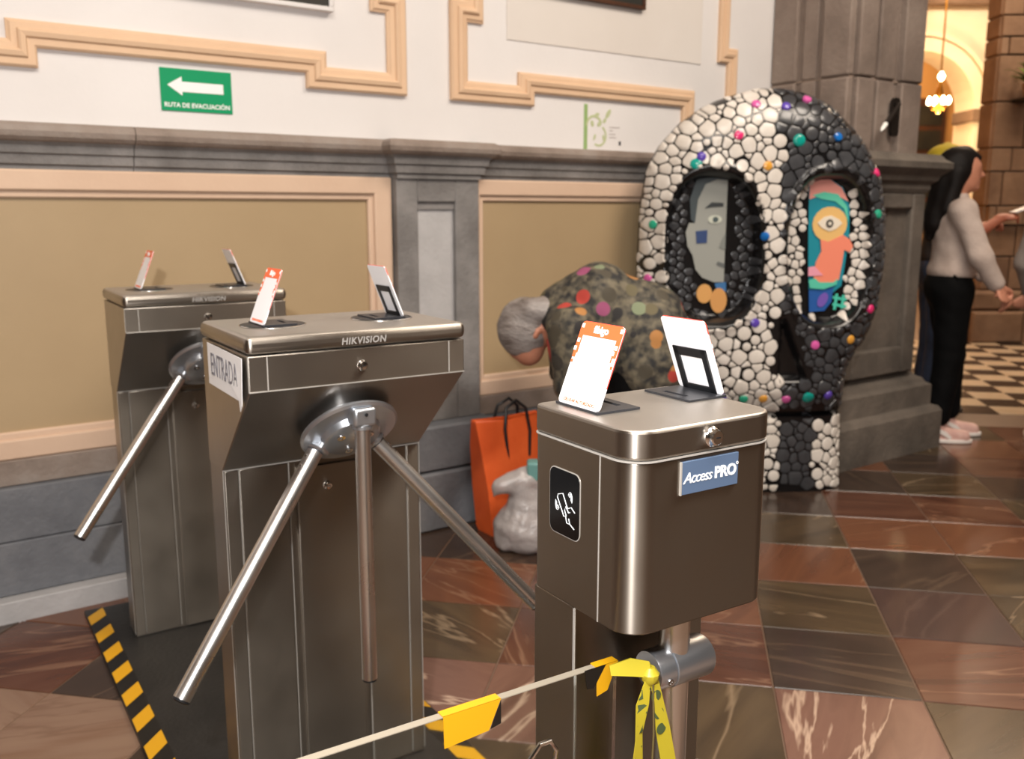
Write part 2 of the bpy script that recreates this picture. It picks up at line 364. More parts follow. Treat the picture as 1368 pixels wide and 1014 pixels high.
# plinth of stone blocks in four courses
rnd = random.Random(3)
for z0, z1, mf, mt in ((.41, .49, 3.155, 'stone_cap'), (.24, .408, 3.13, 'stone_base'), (.07, .238, 3.12, 'stone_base'), (-.01, .068, 3.07, 'stone_pale')):
    s = -1.6
    while s < 4.0:
        l = rnd.uniform(1.0, 1.5); 
        if mt == 'stone_pale': l = 1.4
        mb = MB(MW); mb.cbox(s + .001, s + l - .001, mf + rnd.uniform(-.0015, .0015), WM, z0, z1, .003)
        mb.build('plinth_block', M['stone_base'] if (mt == 'stone_pale' and s > 1.0) else M[mt], wall, smooth=False)
        s += l
for z0, z1, g in ((.0, .235, .075), (.24, .42, .06)):
    mb = MB(MW); mb.cbox(1.69, 2.09, 3.09 - g + .02, WM, z0, z1, .008); mb.build('pilaster_base_block', M['stone_base'], wall, smooth=False)
# stepped plaster mouldings
def mould(path, w, prof_s, mt, nm='wall_moulding'):
    n = len(path); P = [Vector(p) for p in path]; rings = []
    for i in range(n):
        a = (P[i] - P[i - 1]).normalized() if i else None; b = (P[i + 1] - P[i]).normalized() if i < n - 1 else None
        na = Vector((-a.y, a.x)) if a else None; nb = Vector((-b.y, b.x)) if b else None
        if na is None: m_ = nb
        elif nb is None: m_ = na
        else:
            m_ = (na + nb).normalized(); m_ = m_ / max(.3, m_.dot(na))
        rings.append([(P[i].x + m_.x * t * w, WM - h, P[i].y + m_.y * t * w) for t, h in prof_s])
    k = len(prof_s); vs_ = [v for r_ in rings for v in r_]; fs = []
    for i in range(n - 1):
        for q in range(k - 1): fs.append((i * k + q, i * k + q + 1, (i + 1) * k + q + 1, (i + 1) * k + q))
    fs += [tuple(range(k)), tuple(range((n - 1) * k, n * k))[::-1]]
    mb = MB(MW); mb.add(vs_, fs); return mb.build(nm, mt, wall, ang=18)
mp_ = [(-.5, -.005), (-.5, .016), (-.42, .022), (-.18, .022), (-.12, .030), (.05, .034), (.12, .030), (.16, .022), (.36, .020), (.44, .014), (.5, .012), (.5, -.005)]
mpf = [(-t, h) for t, h in mp_][::-1]
mould([(-1.2, 1.770), (-.4, 1.770), (-.4, 1.712), (.488, 1.712), (.488, 1.770), (1.424, 1.770), (1.424, 1.717), (1.747, 1.717), (1.747, 2.006), (1.682, 2.006), (1.682, 2.6)], .078, mp_, M['peach'])
mould([(2.097, 2.6), (2.097, 2.014), (2.022, 2.014), (2.022, 1.716), (2.347, 1.716), (2.347, 1.770), (3.292, 1.768), (3.292, 1.60), (3.9, 1.60)], .078, mp_, M['peach'])
mould([(3.52, 2.6), (3.52, 1.985), (3.585, 1.985), (3.585, 1.7)], .07, mp_, M['peach'])
MB(MW).box(2.254, 3.375, WM - .004, WM, 1.93, 3.0).build('wall_beige_sheet', M['plaster_beige'], wall, bevel=.003)  # thin beige rectangle, slightly darker than the plaster around it

# ---- great stone pillar on its pedestal
pil = struct(MB(MW).box(3.90, 4.48, 2.76, WM + .1, 1.5, 4.2).build('wall_pillar', M['stone_pillar'], smooth=False))
for z0, z1 in ((1.505, 1.868), (1.876, 2.55), (2.558, 3.3)):
    for s0, s1 in ((3.925, 4.06), (4.10, 4.24), (4.285, 4.455)):
        MB(MW).box(s0, s1, 2.722 if s0 != 4.10 else 2.735, 2.77, z0, z1).build('pillar_block', M['stone_pillar'], pil, bevel=.008)
    for m0, m1, q in ((2.745, 2.90, .026), (2.935, 3.02, .012), (3.05, 3.195, .022)):
        MB(MW).box(3.90 - q, 3.92, m0, m1, z0, z1).build('pillar_block', M['stone_pillar'], pil, bevel=.008)
MB(MW).box(3.893, 4.487, 2.752, WM, 1.868, 1.876).build('mortar_joint', M['mortar'], pil, smooth=False)
ped = [(.0, 1.34), (.012, 1.36), (.012, 1.385), (.035, 1.40), (.045, 1.425), (.07, 1.445), (.085, 1.46), (.085, 1.49), (.06, 1.505), (.04, 1.53)]
loft(ped, 3.86, 4.53, 2.70, WM, 'pedestal_cornice', M['stone_pedestal'], pil, ang=25)
loft([(0, .42), (0, 1.34)], 3.88, 4.51, 2.735, WM, 'pedestal_core', M['stone_pedestal'], pil, smooth=False)
for x0, x1, z0, z1 in ((3.86, 3.99, .42, 1.34), (4.42, 4.53, .42, 1.34), (3.99, 4.42, 1.26, 1.34), (3.99, 4.42, .42, .56)):
    MB(MW).box(x0, x1, 2.70, 2.76, z0, z1).build('pedestal_stile', M['stone_pedestal'], pil, bevel=.012)
base = [(.13, -.005), (.13, .20), (.115, .225), (.085, .235), (.085, .34), (.06, .355), (.05, .375), (.02, .39), (.0, .42)]
loft(base, 3.86, 4.57, 2.745, WM, 'pedestal_base', M['stone_pedestal'], pil, ang=25)

# ---- nave beyond: brown block wall, cream arcade
wr = struct(MB().box(4.55, 8.0, 9.06, 9.28, -.02, 5.2).build('wall_right', M['mortar'], smooth=False))
rnd = random.Random(5)
zs = [0.50, .82, 1.12, 1.30, 1.62, 1.84, 2.26, 2.68, 2.84, 3.03, 3.40, 3.8, 4.3]
for a, b in zip(zs[:-1], zs[1:]):
    x = 4.53 - rnd.uniform(0, .25)
    first = True
    while x < 5.9:
        l = rnd.uniform(.22, .5); x0 = 4.53 if first else x
        mb = MB(); mb.cbox(x0 + .006, x + l - .006, 9.0 - rnd.uniform(0, .012) - (.05 if abs(a - 1.12) < .01 else 0), 9.1, a + .008, b - .008, .005); mb.build('wall_block', M['stone_brown'], wr, smooth=False)
        first = False; x += l
    MB(Matrix(((0, 1, 0, 0), (-1, 0, 0, 0), (0, 0, 1, 0), (0, 0, 0, 1)))).cbox(-9.28, -9.02, 4.52, 4.6, a + .006, b - .006, .012).build('wall_block', M['stone_brown'], wr, smooth=False)
x = 4.42
for l in (.5, .46, .55):
    mb = MB(); mb.cbox(x, x + l - .008, 8.84, 9.1, 0, .30, .02); mb.cbox(x, x + l - .008, 8.90, 9.1, .305, .495, .03); mb.build('wall_base_block', M['stone_brown'], wr, smooth=False); x += l
struct(MB().box(2.5, 9.0, 6.6, 17, 5.2, 5.3).build('ceiling', M['ceiling'], smooth=False))
# cream arcade wall with an arched opening
def arch_pts(cx, r, zsp, n=18): return [(cx + r * cos(pi * k / n), zsp + r * sin(pi * k / n)) for k in range(n + 1)]
AX, AR, AZ = 5.47, .76, 2.60
ap = arch_pts(AX, AR, AZ)
mb = MB()
outer = [(8.2, 0), (8.2, 5.2), (3.2, 5.2), (3.2, 0)]
# wall around the arch: left, right, and the spandrel strips
mb.box(3.2, AX - AR, 13.0, 13.5, 0, AZ); mb.box(AX + AR, 8.2, 13.0, 13.5, 0, AZ)
for (x0, z0), (x1, z1) in zip(ap[:-1], ap[1:]):
    mb.prism([(x0, 13.0, z0), (x1, 13.0, z1), (x1, 13.0, 5.2), (x0, 13.0, 5.2)], (0, .5, 0))
mb.box(3.2, AX - AR, 13.0, 13.5, AZ, 5.2); mb.box(AX + AR, 8.2, 13.0, 13.5, AZ, 5.2)
arc = struct(mb.build('wall_arcade', M['cream'], smooth=False))
def arch_ring(r0, r1, y0, y1, nm):
    mb = MB(); a = arch_pts(AX, r0, AZ, 20); b = arch_pts(AX, r1, AZ, 20)
    for i in range(20):
        mb.prism([(a[i][0], y0, a[i][1]), (b[i][0], y0, b[i][1]), (b[i + 1][0], y0, b[i + 1][1]), (a[i + 1][0], y0, a[i + 1][1])], (0, y1 - y0, 0))
    return mb.build(nm, M['cream'], arc, smooth=False)
arch_ring(.76, .93, 12.93, 13.05, 'arch_moulding'); arch_ring(.95, 1.0, 12.90, 13.05, 'arch_moulding')
for x0, x1 in ((AX - 1.05, AX - .70), (AX + .70, AX + 1.05)):
    MB().box(x0, x1, 12.86, 13.45, AZ - .16, AZ).build('arch_impost', M['stone_brown'], arc, bevel=.015)
    MB().box(x0 + .07, x1 - .05, 12.93, 13.4, 0, AZ - .16).build('arch_pier', M['cream'], arc, bevel=.01)
MB().box(3.2, 8.2, 12.82, 13.02, 3.92, 4.06).build('arcade_cornice', M['stone_brown'], arc, bevel=.02)
MB().box(3.2, 8.2, 12.86, 13.02, 4.06, 4.2).build('arcade_cornice', M['cream'], arc, bevel=.02)
struct(MB().box(3.2, 8.4, 15.6, 15.8, 0, 5.2).build('wall_chapel', M['amber'], smooth=False))
win = struct(MB().box(6.42, 7.05, 15.54, 15.62, 1.0, 3.05).build('window_1', M['wood'], bevel=.02))
for k in range(5): MB().box(6.5, 6.97, 15.52, 15.56, 1.1 + k * .38, 1.40 + k * .38).build('pane', M['canvas_dark'], win, smooth=False)
struct(MB().box(2.0, 2.15, 6.6, 15.7, 0, 5.2).build('wall_nave', M['amber'], smooth=False))
# ================================================================== TURNSTILES
XN = Matrix(((1, 0, 0, 0), (0, 0, -1, 0), (0, 1, 0, 0), (0, 0, 0, 1)))       # text plane facing -y
LN = Matrix(((0, 0, -1, 0), (-1, 0, 0, 0), (0, 1, 0, 0), (0, 0, 0, 1)))      # text plane facing -x
def axis_matrix(o, z, xhint=(1, 0, 0)):
    z = Vector(z).normalized(); x = Vector(xhint) if abs(z.dot(Vector(xhint).normalized())) < .95 else Vector((0, 0, 1)); x = (x - z * x.dot(z)).normalized(); y = z.cross(x)
    return Matrix(((x.x, y.x, z.x, o[0]), (x.y, y.y, z.y, o[1]), (x.z, y.z, z.z, o[2]), (0, 0, 0, 1)))
def add_box_m(mb, Mx, x0, x1, y0, y1, z0, z1):
    vs_ = [tuple(Mx @ Vector((x, y, z))) for z in (z0, z1) for y in (y0, y1) for x in (x0, x1)]
    return mb.add(vs_, [(0, 2, 3, 1), (4, 5, 7, 6), (0, 1, 5, 4), (2, 6, 7, 3), (0, 4, 6, 2), (1, 3, 7, 5)])
def two_tone(o, side, Mx=None):              # upright faces take the horizontally brushed steel
    o.data.materials.append(side)
    for p in o.data.polygons:
        if abs(p.normal.z) < .7: p.material_index = 1
TW = .428
MATZ = .012
def make_turnstile(A, label):
    off = Matrix.Translation((-TW / 2, -.2525, 0))
    root = empty('tripod_turnstile', frame(TA, A) @ Matrix.Translation((TW / 2, .2525, 0)))
    tag(root, label, 'turnstile', 'steel tripod turnstiles on the black mat')
    def mb(): return MB(off)
    mb().box(.002, TW - .002, .207, .30, MATZ, .752).build('column', M['steel_v'], root, bevel=.002)
    h = mb(); h.prism([(.0, .0, .939), (.0, .0, 1.003), (.0, .30, 1.003), (.0, .30, .751), (.0, .205, .751)], (TW, 0, 0))
    head = h.build('head', M['steel'], root, bevel=.002)
    # folded corner strips and pale seam lines
    for x in (.033, TW - .035):
        mb().box(x, x + .0018, -.0012, .002, .941, 1.002).build('seam', M['white_line'], head, smooth=False)
    mb().box(0, TW, -.001, .001, .9385, .9402).build('seam', M['white_line'], head, smooth=False)
    mb().box(-.0006, .0006, -.0008, .001, .94, 1.003).build('seam', M['white_line'], head, smooth=False)
    for x0, x1, nm in ((.003, .030, 'corner_strip'), (.032, .130, 'side_panel'), (.147, .283, 'door_panel'), (.300, .395, 'side_panel'), (.397, TW - .003, 'corner_strip')):
        mb().box(x0, x1, .2035 if nm != 'door_panel' else .1985, .208, MATZ + .004, .748 if nm != 'door_panel' else .735).build(nm, M['steel_v'], root, bevel=.0015)
    for x in (.0, .0305, .1315, .2985, .395, TW - .002):
        mb().box(x, x + .0012, .2028, .206, MATZ + .01, .748).build('edge_fold', M['white_line'], root, smooth=False)
    mb().box(.0, TW, .2024, .206, .7492, .7508).build('edge_fold', M['white_line'], root, smooth=False)
    # lid
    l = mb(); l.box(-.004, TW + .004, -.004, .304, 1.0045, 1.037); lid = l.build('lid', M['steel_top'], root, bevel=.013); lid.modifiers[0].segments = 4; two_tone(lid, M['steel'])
    text_mb('HIKVISION', .017, .0003, .15, .0004, off @ Matrix.Translation((.215, -.0046, 1.017)) @ XN, spacing=1.1).build('maker_lettering', plainmats['engrave'], lid)
    def lock(x, y, z, r=.008, par=root):
        k = mb(); k.lathe([(r * 1.25, 0), (r * 1.25, .002), (r, .004), (r * .9, .0075), (r * .35, .008)], 20, axis_matrix((x, y, z), (0, -1, 0)))
        kk = k.build('lock', M['chrome'], par)
        mb().box(x - r * .5, x + r * .5, y - .0086, y - .0075, z - r * .12, z + r * .12).build('keyhole', M['black_plastic'], kk, smooth=False)
    lock(.212, 0.0, .970, par=head); lock(.212, .1985, .690, .0075); 
    for zz in (1.0372,):
        for x, y in ((.095, .148), (.319, .146)):
            d = mb(); d.lathe([(.060, 0), (.060, .0016), (.057, .0026), (.0, .0026)], 36, axis_matrix((x, y, zz), (0, 0, 1)), cap=False)
            rd = d.build('reader_disc', M['black_plastic'], lid)
            r_ = mb(); r_.lathe([(.0605, 0), (.0622, 0.0), (.0622, .0014), (.0605, .0020)], 36, axis_matrix((x, y, zz), (0, 0, 1)), cap=False); r_.build('reader_rim', M['chrome'], rd)
    # tripod hub on the sloped underside
    c = Vector((TW / 2, .075, .83)); a = Vector((0, -.7071, -.7071)); u = Vector((0, -.7071, .7071)); v = Vector((1, 0, 0))
    k = mb(); k.lathe([(.062, -.045), (.060, -.014), (.074, -.012), (.074, -.008)], 36, axis_matrix(c, a)); k.build('hub_collar', M['cast_alu'], root)
    k = mb(); k.lathe([(.090, -.008), (.096, -.005), (.097, 0), (.092, .004), (.060, .006), (.056, .018), (.050, .022), (.0, .022)], 48, axis_matrix(c, a), cap=False)
    disc = k.build('hub_disc', M['cast_alu'], root)
    for t in range(3):
        q = c + (u * cos(R(60 + 120 * t)) + v * sin(R(60 + 120 * t))) * .034 + a * .020
        k = mb(); k.lathe([(.008, 0), (.008, .005), (.004, .005), (.004, .003)], 12, axis_matrix(q, a)); k.build('bolt', M['chrome'], disc)
    for ph in (-120, 120):
        rad = u * cos(R(ph)) + v * sin(R(ph)); dr = (a * .7071 + rad * .7071).normalized()
        st = c + rad * .066 + a * .004
        w = mb(); Mx = axis_matrix(st, dr, a)
        add_box_m(w, Mx, -.018, .020, -.021, .021, -.030, .012); add_box_m(w, Mx, -.012, .012, -.012, .012, .01, .03)
        w.build('arm_bracket', M['cast_alu'], disc, bevel=.006)
        t = mb(); t.tube([st + dr * .014, st + dr * .505], .0158, 28); arm = t.build('arm', M['tube_steel'], root, ang=40)
        t = mb(); t.lathe([(.0158, 0), (.015, .004), (.011, .006)], 20, axis_matrix(st + dr * .505, dr)); t.build('end_plug', M['black_plastic'], arm)
        sd = dr.cross(Vector((0, 0, 1))).normalized(); inn = dr.cross(sd).normalized()
        if inn.dot(Vector((0, -1, -.2))) < 0: inn = -inn
        for e in (.03, .052):
            k = mb(); k.lathe([(.0038, 0), (.0036, .0014), (.002, .0022)], 10, axis_matrix(st + dr * e + inn * .0152, inn)); k.build('screw', M['chrome'], arm)
    top = c + u * .076 + a * .012
    w = mb(); Mx = axis_matrix(top, (0, 0, -1), (0, -1, 0))
    add_box_m(w, Mx, -.020, .018, -.023, .023, -.014, .022); w.build('arm_bracket', M['cast_alu'], disc, bevel=.006)
    k = mb(); k.lathe([(.0035, 0), (.0035, .001)], 10, axis_matrix(top + Vector((0, -.0205, 0.002)), (0, -1, 0))); k.build('bracket_screw', M['black_plastic'], disc)
    t = mb(); t.tube([top + Vector((0, 0, -.016)), top + Vector((0, 0, -.535))], .0150, 28); arm = t.build('arm', M['tube_steel'], root, ang=40)
    t = mb(); t.lathe([(.0150, 0), (.0145, .004), (.011, .006)], 20, axis_matrix(top + Vector((0, 0, -.535)), (0, 0, -1))); t.build('end_plug', M['black_plastic'], arm)
    k = mb(); k.lathe([(.0185, 0), (.0185, .006)], 20, axis_matrix(top + Vector((0, 0, -.022)), (0, 0, -1))); k.build('arm_collar', M['cast_alu'], arm)
    return root, off
plainmats = {'engrave': plain('engraving', (150, 146, 142), 0.5)}
T1A, T2A = (-.4555, 1.5745, 0), (-.9995, 2.379, 0)
t1, off1 = make_turnstile(T1A, 'steel tripod turnstile with handwritten white paper taped to its end')
t2, _ = make_turnstile(T2A, 'steel tripod turnstile at the wall end of the black mat')
# handwritten paper
ppr = empty('handwritten_paper', frame(TA, T1A) @ Matrix.Translation((-.0045, .135, .918)))
tag(ppr, 'white paper with hand-drawn capitals taped to end of turnstile', 'paper')
MB().prism([(0, .112, .002), (0, -.085, 0), (-.004, -.105, -.016), (-.004, -.116, -.004), (-.001, -.117, .08), (0, .112, .082)], (.0012, 0, 0)).build('sheet', M['paper'], ppr, smooth=False)
lt = text_mb('ENTRADA', .062, .0004, 0, -.0002, Matrix.Translation((-.0012, 0, .042)) @ LN @ Matrix.Scale(.62, 4, (1, 0, 0)))
lt.build('lettering', plain('pencil', (112, 110, 116), .7), ppr)
# black mat with hazard tape
MF = frame(TA)
mat_o = MB(MF).box(.335, .99, .95, 3.03, 0, MATZ).build('floor_mat', M['rubber'], smooth=False)
tag(mat_o, 'black rubber mat with hazard-striped edges under the turnstiles', 'mat')
for x0, x1, s in ((.335, .390, 1), (.935, .990, -1)):
    tp = MB(MF).box(x0, x1, .95, 3.03, MATZ, MATZ + .0008).build('hazard_tape', M['tape_black'], mat_o, smooth=False)
    me = None
    for k in range(15):
        y = .96 + k * .139
        if y > 2.91: break
        if me is None:
            mb = MB(); mb.prism([(x0 + .002, 0 + .055 * (s < 0), MATZ + .0008), (x1 - .002, .055 * (s > 0), MATZ + .0008), (x1 - .002, .055 * (s > 0) + .066, MATZ + .0008), (x0 + .002, .055 * (s < 0) + .066, MATZ + .0008)], (0, 0, .0006))
            me = mb.mesh('stripe', False); me.materials.append(M['tape_yellow'])
        o = bpy.data.objects.new('stripe', me); COL.objects.link(o); o.parent = tp; o.matrix_world = MF @ Matrix.Translation((0, y, 0))

# ---- card on a leaning stand (face towards local -x)
LEAN = R(21.5)
def make_card():
    root = empty('card_stand', Matrix.Identity(4))
    p = MB(); ol = rrect(0.0, .066, -.044, .044, .006, 3)
    # plate with a slot: frame pieces
    for x0, x1, y0, y1 in ((0, .046, -.044, .044), (.054, .066, -.044, .044), (.046, .054, -.044, -.022), (.046, .054, .022, .044)): p.box(x0, x1, y0, y1, 0, .0028)
    p.build('base_plate', M['grey_plastic'], root, smooth=False)
    ax = Matrix.Translation((.002, 0, .0028)) @ Matrix.Rotation(LEAN, 4, 'Y')     # local z up along the card, -x the face
    f = MB(ax)
    for y0, y1, z0, z1 in ((-.032, -.021, -.002, .066), (.021, .032, -.002, .066), (-.032, .032, .053, .066), (-.032, .032, -.002, .010)): f.box(.0022, .0046, y0, y1, z0, z1)
    f.build('easel', M['black_plastic'], root, bevel=.0012)
    cd = MB(ax); cd.prism([(0, y, z) for y, z in rrect(-.0425, .0425, .0, .108, .006, 5)], (.0020, 0, 0)); card = cd.build('card', M['white_plastic'], root, smooth=False)
    e = MB(ax); e.prism([(-.0002, y, z) for y, z in [(-.0425, .094), (-.0425, .102), (-.0405, .1065), (-.0365, .108), (.0365, .108), (.0405, .1065), (.0425, .102), (.0425, .060), (.0365, .060), (.0365, .066), (.034, .066), (.034, .090), (-.034, .090), (-.034, .062), (-.0365, .062), (-.0365, .068), (-.0425, .068)]][::-1], (-.0003, 0, 0))
    e.build('orange_header', M['orange_print'], card, smooth=False)
    for y, z in ((.036, .0995), (-.0415, .0995), (.0365, .080), (-.0405, .078), (.0385, .069), (-.0375, .071)): MB(ax).box(-.0008, -.0004, y, y + .005, z, z + .0055).build('white_square', M['white'], card, smooth=False)
    for y, z in ((.038, .053), (-.042, .054)): MB(ax).box(-.0006, -.0002, y, y + .004, z, z + .004).build('orange_square', M['orange_print'], card, smooth=False)
    text_mb('fibigo', .0135, .0002, 0, .0004, ax @ Matrix.Translation((-.0007, 0, .099)) @ LN).build('lettering', M['white'], card)
    text_mb('CELULAR AUTORIZADO', .0058, .0002, 0, .0001, ax @ Matrix.Translation((-.0004, 0, .0055)) @ LN).build('caption', M['orange_print'], card)
    rim = MB(ax); rim.prism([(.0005, y, z) for y, z in [(-.0432, .03), (-.0432, .1045), (-.037, .1087), (.037, .1087), (.0432, .1045), (.0432, .09), (.0426, .09), (.0426, .104), (.037, .1081), (-.037, .1081), (-.0426, .104), (-.0426, .03)]], (.001, 0, 0))
    rim.build('coloured_rim', M['red_edge'], card, smooth=False)
    return root
proto = make_card()
T3A = (.1339, .9949, 0)
spots = [(frame(57.8, T3A), (.024, .140, 1.0082), 0, 'orange and white card on black stand facing out from the badge pedestal'),
         (frame(57.8, T3A), (.236, .138, 1.0082), 180, 'white card back with black easel frame on the badge pedestal'),
         (frame(TA, T1A), (.062, .148, 1.0400), 0, 'orange and white card on the turnstile with taped paper'),
         (frame(TA, T1A), (.352, .146, 1.0400), 180, 'white-backed card on black easel, on the turnstile with taped paper'),
         (frame(TA, T2A), (.062, .148, 1.0400), 0, 'thin orange-topped card on the turnstile at the wall end'),
         (frame(TA, T2A), (.352, .146, 1.0400), 180, 'card back with black easel on the turnstile at the wall end')]
for k, (F_, p, rz, lb) in enumerate(spots):
    o = proto if k == 0 else copy_tree(proto)
    o.matrix_world = F_ @ Matrix.Translation(p) @ Matrix.Rotation(R(rz), 4, 'Z')
    tag(o, lb, 'card stand', 'card stands on the turnstile tops')

# ---- swing-gate pedestal with badge
g = empty('gate_pedestal', frame(57.8, T3A) @ Matrix.Translation((.11, .12, 0)))
tag(g, 'brushed steel gate pedestal with card reader and blue badge', 'pedestal')
og = Matrix.Translation((-.11, -.12, 0))
GL, GD = .232, .199
def gb(): return MB(og)
def plan(e=0): return rrect(-e, GL + e, -e, GD + e, [.014, .014, .036, .036], 8)
gb().box(.0015, GL - .012, .107, GD - .001, 0, .7635).build('column', M['steel_v'], g, bevel=.0025)
k = gb(); k.prism([(x, y, .763) for x, y in plan()], (0, 0, .2075)); head = k.build('head', M['steel_v'], g, bevel=.002)
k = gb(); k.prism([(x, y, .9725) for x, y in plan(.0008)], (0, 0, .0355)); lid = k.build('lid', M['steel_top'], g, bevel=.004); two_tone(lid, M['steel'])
k = gb(); k.prism([(x, y, .9704) for x, y in plan(.0014)], (0, 0, .0016)); k.build('lid_seam', M['white_line'], g)
gb().box(-.0006, .001, .0575, .0593, .764, .970).build('side_seam', M['white_line'], head, smooth=False)
gb().box(-.0002, .0014, .1064, .1082, .0, .762).build('edge_fold', M['white_line'], g, smooth=False)
k = gb(); k.lathe([(.0125, 0), (.0125, .003), (.0105, .005), (.0095, .010), (.008, .0112), (.004, .0112)], 28, axis_matrix((.118, -.0006, .9905), (0, -1, 0))); lk = k.build('lock', M['chrome'], lid)
gb().box(.115, .121, -.0125, -.0112, .9897, .9912).build('keyhole', M['black_plastic'], lk, smooth=False)
# badge
bd = gb().box(.072, .163, -.0022, .001, .9255, .9655).build('badge', M['badge_blue'], head, bevel=.0008)
gb().box(.0705, .0722, -.0026, .001, .9255, .9655).build('badge_edge', M['white_line'], bd, smooth=False)
text_mb('Access', .0185, .0003, .28, 0.0, og @ Matrix.Translation((.1195, -.0026, .9445)) @ XN, 'RIGHT', .86).build('lettering', M['white'], bd)
text_mb('PRO', .0190, .0003, 0, .0007, og @ Matrix.Translation((.1235, -.0026, .9450)) @ XN, 'LEFT', .95).build('lettering', M['white'], bd)
k = gb(); k.lathe([(.0012, 0), (.0019, 0), (.0019, .0004), (.0012, .0004)], 14, axis_matrix((.1605, -.0024, .9525), (0, -1, 0)), cap=False); k.build('registered_mark', M['white'], bd)
# reader window
k = gb(); k.prism([(-.0006, y, z) for y, z in rrect(.0955, .1605, .8505, .9365, .011, 5)], (.001, 0, 0)); rd = k.build('reader_rim', M['white_line'], head, smooth=False)
k = gb(); k.prism([(-.0012, y, z) for y, z in rrect(.0968, .1592, .8518, .9352, .010, 5)], (.001, 0, 0)); rg = k.build('reader_window', M['glass_black'], head, smooth=False)
def stroke(pts, r=.0007):
    t = gb(); t.tube([(-.0014, .160 - .064 * a, .9365 - .0855 * b) for a, b in pts], r, 6); return t
for pts in ([(.62, .56), (.46, .36), (.30, .40), (.28, .45), (.50, .70), (.58, .68)], [(.58, .68), (.52, .60), (.56, .54), (.66, .62), (.70, .60)], [(.62, .56), (.74, .52), (.86, .58)], [(.56, .69), (.60, .78), (.70, .78), (.66, .70)], [(.68, .77), (.84, .83)]):
    stroke(pts).build('card_icon', M['icon_white'], rg)
for ca, cb_ in ((.68, .40), (.26, .545)):
    w = gb()
    for r_ in (.05, .085, .12): w.tube([(-.0014, .160 - .064 * (ca + r_ * cos(R(t)) * .55 + .02), .9365 - .0855 * (cb_ + r_ * sin(R(t)) * .8)) for t in range(-150 if ca > .5 else 30, (40 if ca > .5 else 220), 20)], .0006, 5)
    w.build('wave_icon', M['icon_white'], rg)
# swing tube, clamp, acrylic wing
TX, TY = .128, .062
k = gb(); k.tube([(TX, TY, .02), (TX, TY, .763)], .0200, 32); k.build('swing_tube', M['tube_steel'], g, ang=40)
k = gb(); k.lathe([(.030, 0), (.030, .02)], 28, axis_matrix((TX, TY, 0), (0, 0, 1))); k.build('tube_foot', M['cast_alu'], g)
w = gb(); w.lathe([(.0255, 0), (.0265, .003), (.0265, .026)], 32, axis_matrix((.086, TY, .674), (1, 0, 0))); cl = w.build('clamp', M['cast_alu'], g)
w = gb(); w.lathe([(.0262, 0), (.028, .001), (.028, .062), (.0255, .066), (.02, .068)], 32, axis_matrix((.113, TY, .674), (1, 0, 0))); w.build('clamp_sleeve', M['cast_alu'], cl)
w = gb(); w.lathe([(.0045, 0), (.0045, .002), (.0026, .002), (.0022, .0008)], 14, axis_matrix((.100, TY - .0255, .667), (0, -1, -.2))); w.build('clamp_screw', M['chrome'], cl)
wing = gb().box(-.72, .030, .057, .067, .16, .704).build('acrylic_wing', M['acrylic'], g, smooth=False)
gb().box(-.72, .030, .0568, .0672, .7041, .7052).build('wing_edge', M['acrylic_edge'], wing, smooth=False)
for x0, x1, nm in ((-.212, -.138, 'yellow_tape'), (-.002, .031, 'yellow_tape')):
    k = gb()
    k.box(x0, x1, .0555, .0685, .7053, .7066)
    k.prism([(x0, .0562, .7066), (x1, .0562, .7066), (x1 - .016, .0562, .672), (x0 + .001, .0562, .668)], (0, -.0008, 0))
    k.build(nm, M['tape_yellow'], wing, smooth=False)
k = gb(); k.prism([(-.138, .0561, .704), (-.138, .0561, .676), (-.152, .0561, .673)], (0, -.0008, 0)); k.build('black_tape', M['tape_black'], wing, smooth=False)
k = gb(); k.prism([(-.02, .0561, .7066), (.012, .0561, .7066), (-.006, .0561, .680), (-.016, .0561, .682)], (0, -.0008, 0)); k.build('black_tape', M['tape_black'], wing, smooth=False)
k = gb(); k.tube([(-.105, .052, .60), (-.103, .046, .625), (-.092, .044, .640), (-.078, .044, .640), (-.068, .046, .625), (-.066, .052, .60)], .0032, 10); k.build('steel_loop', M['chrome'], wing)
# barricade ribbon tied at the clamp
rb = empty('barricade_tape', frame(57.8, T3A) @ Matrix.Translation((.045, .03, .70)))
tag(rb, 'yellow barricade tape knotted at the clamp and hanging down', 'tape')
k = MB(); k.ribbon([(-.034, .016, .003), (-.010, .004, .006), (.010, -.006, .002), (.018, -.006, -.012)], (0, .3, 1), [.012, .022, .02, .016], .003); k.lathe([(.006, -.012), (.011, -.006), (.012, .002), (.006, .01)], 10, Matrix.Translation((.012, -.004, -.006))); k.build('knot', M['ribbon_yellow'], rb)
rnd = random.Random(9)
L1 = [(.008, -.006, -.008), (-.002, -.008, -.04), (-.008, -.010, -.08), (-.008, -.008, -.13), (-.018, -.010, -.20), (-.03, -.012, -.30), (-.035, -.012, -.42)]
s1 = [(1, .2, 0), (1, -.3, 0), (1, .5, 0), (1, -.2, 0), (1, .6, 0), (1, .1, 0), (1, 0, 0)]
a1 = MB().ribbon(L1, s1, [.010, .017, .020, .016, .022, .02, .02], .0007).build('tape_tail', M['ribbon_yellow'], rb, ang=80)
L2 = [(.014, -.008, -.008), (.022, -.010, -.04), (.030, -.010, -.08), (.040, -.012, -.13), (.052, -.012, -.20), (.056, -.012, -.30), (.056, -.012, -.42)]
a2 = MB().ribbon(L2, [(1, -.2, 0), (1, .3, 0), (1, -.2, 0), (1, .2, 0), (1, -.1, 0), (1, .1, 0), (1, 0, 0)], [.012, .018, .020, .028, .036, .036, .036], .0007).build('tape_tail', M['ribbon_yellow'], rb, ang=80)
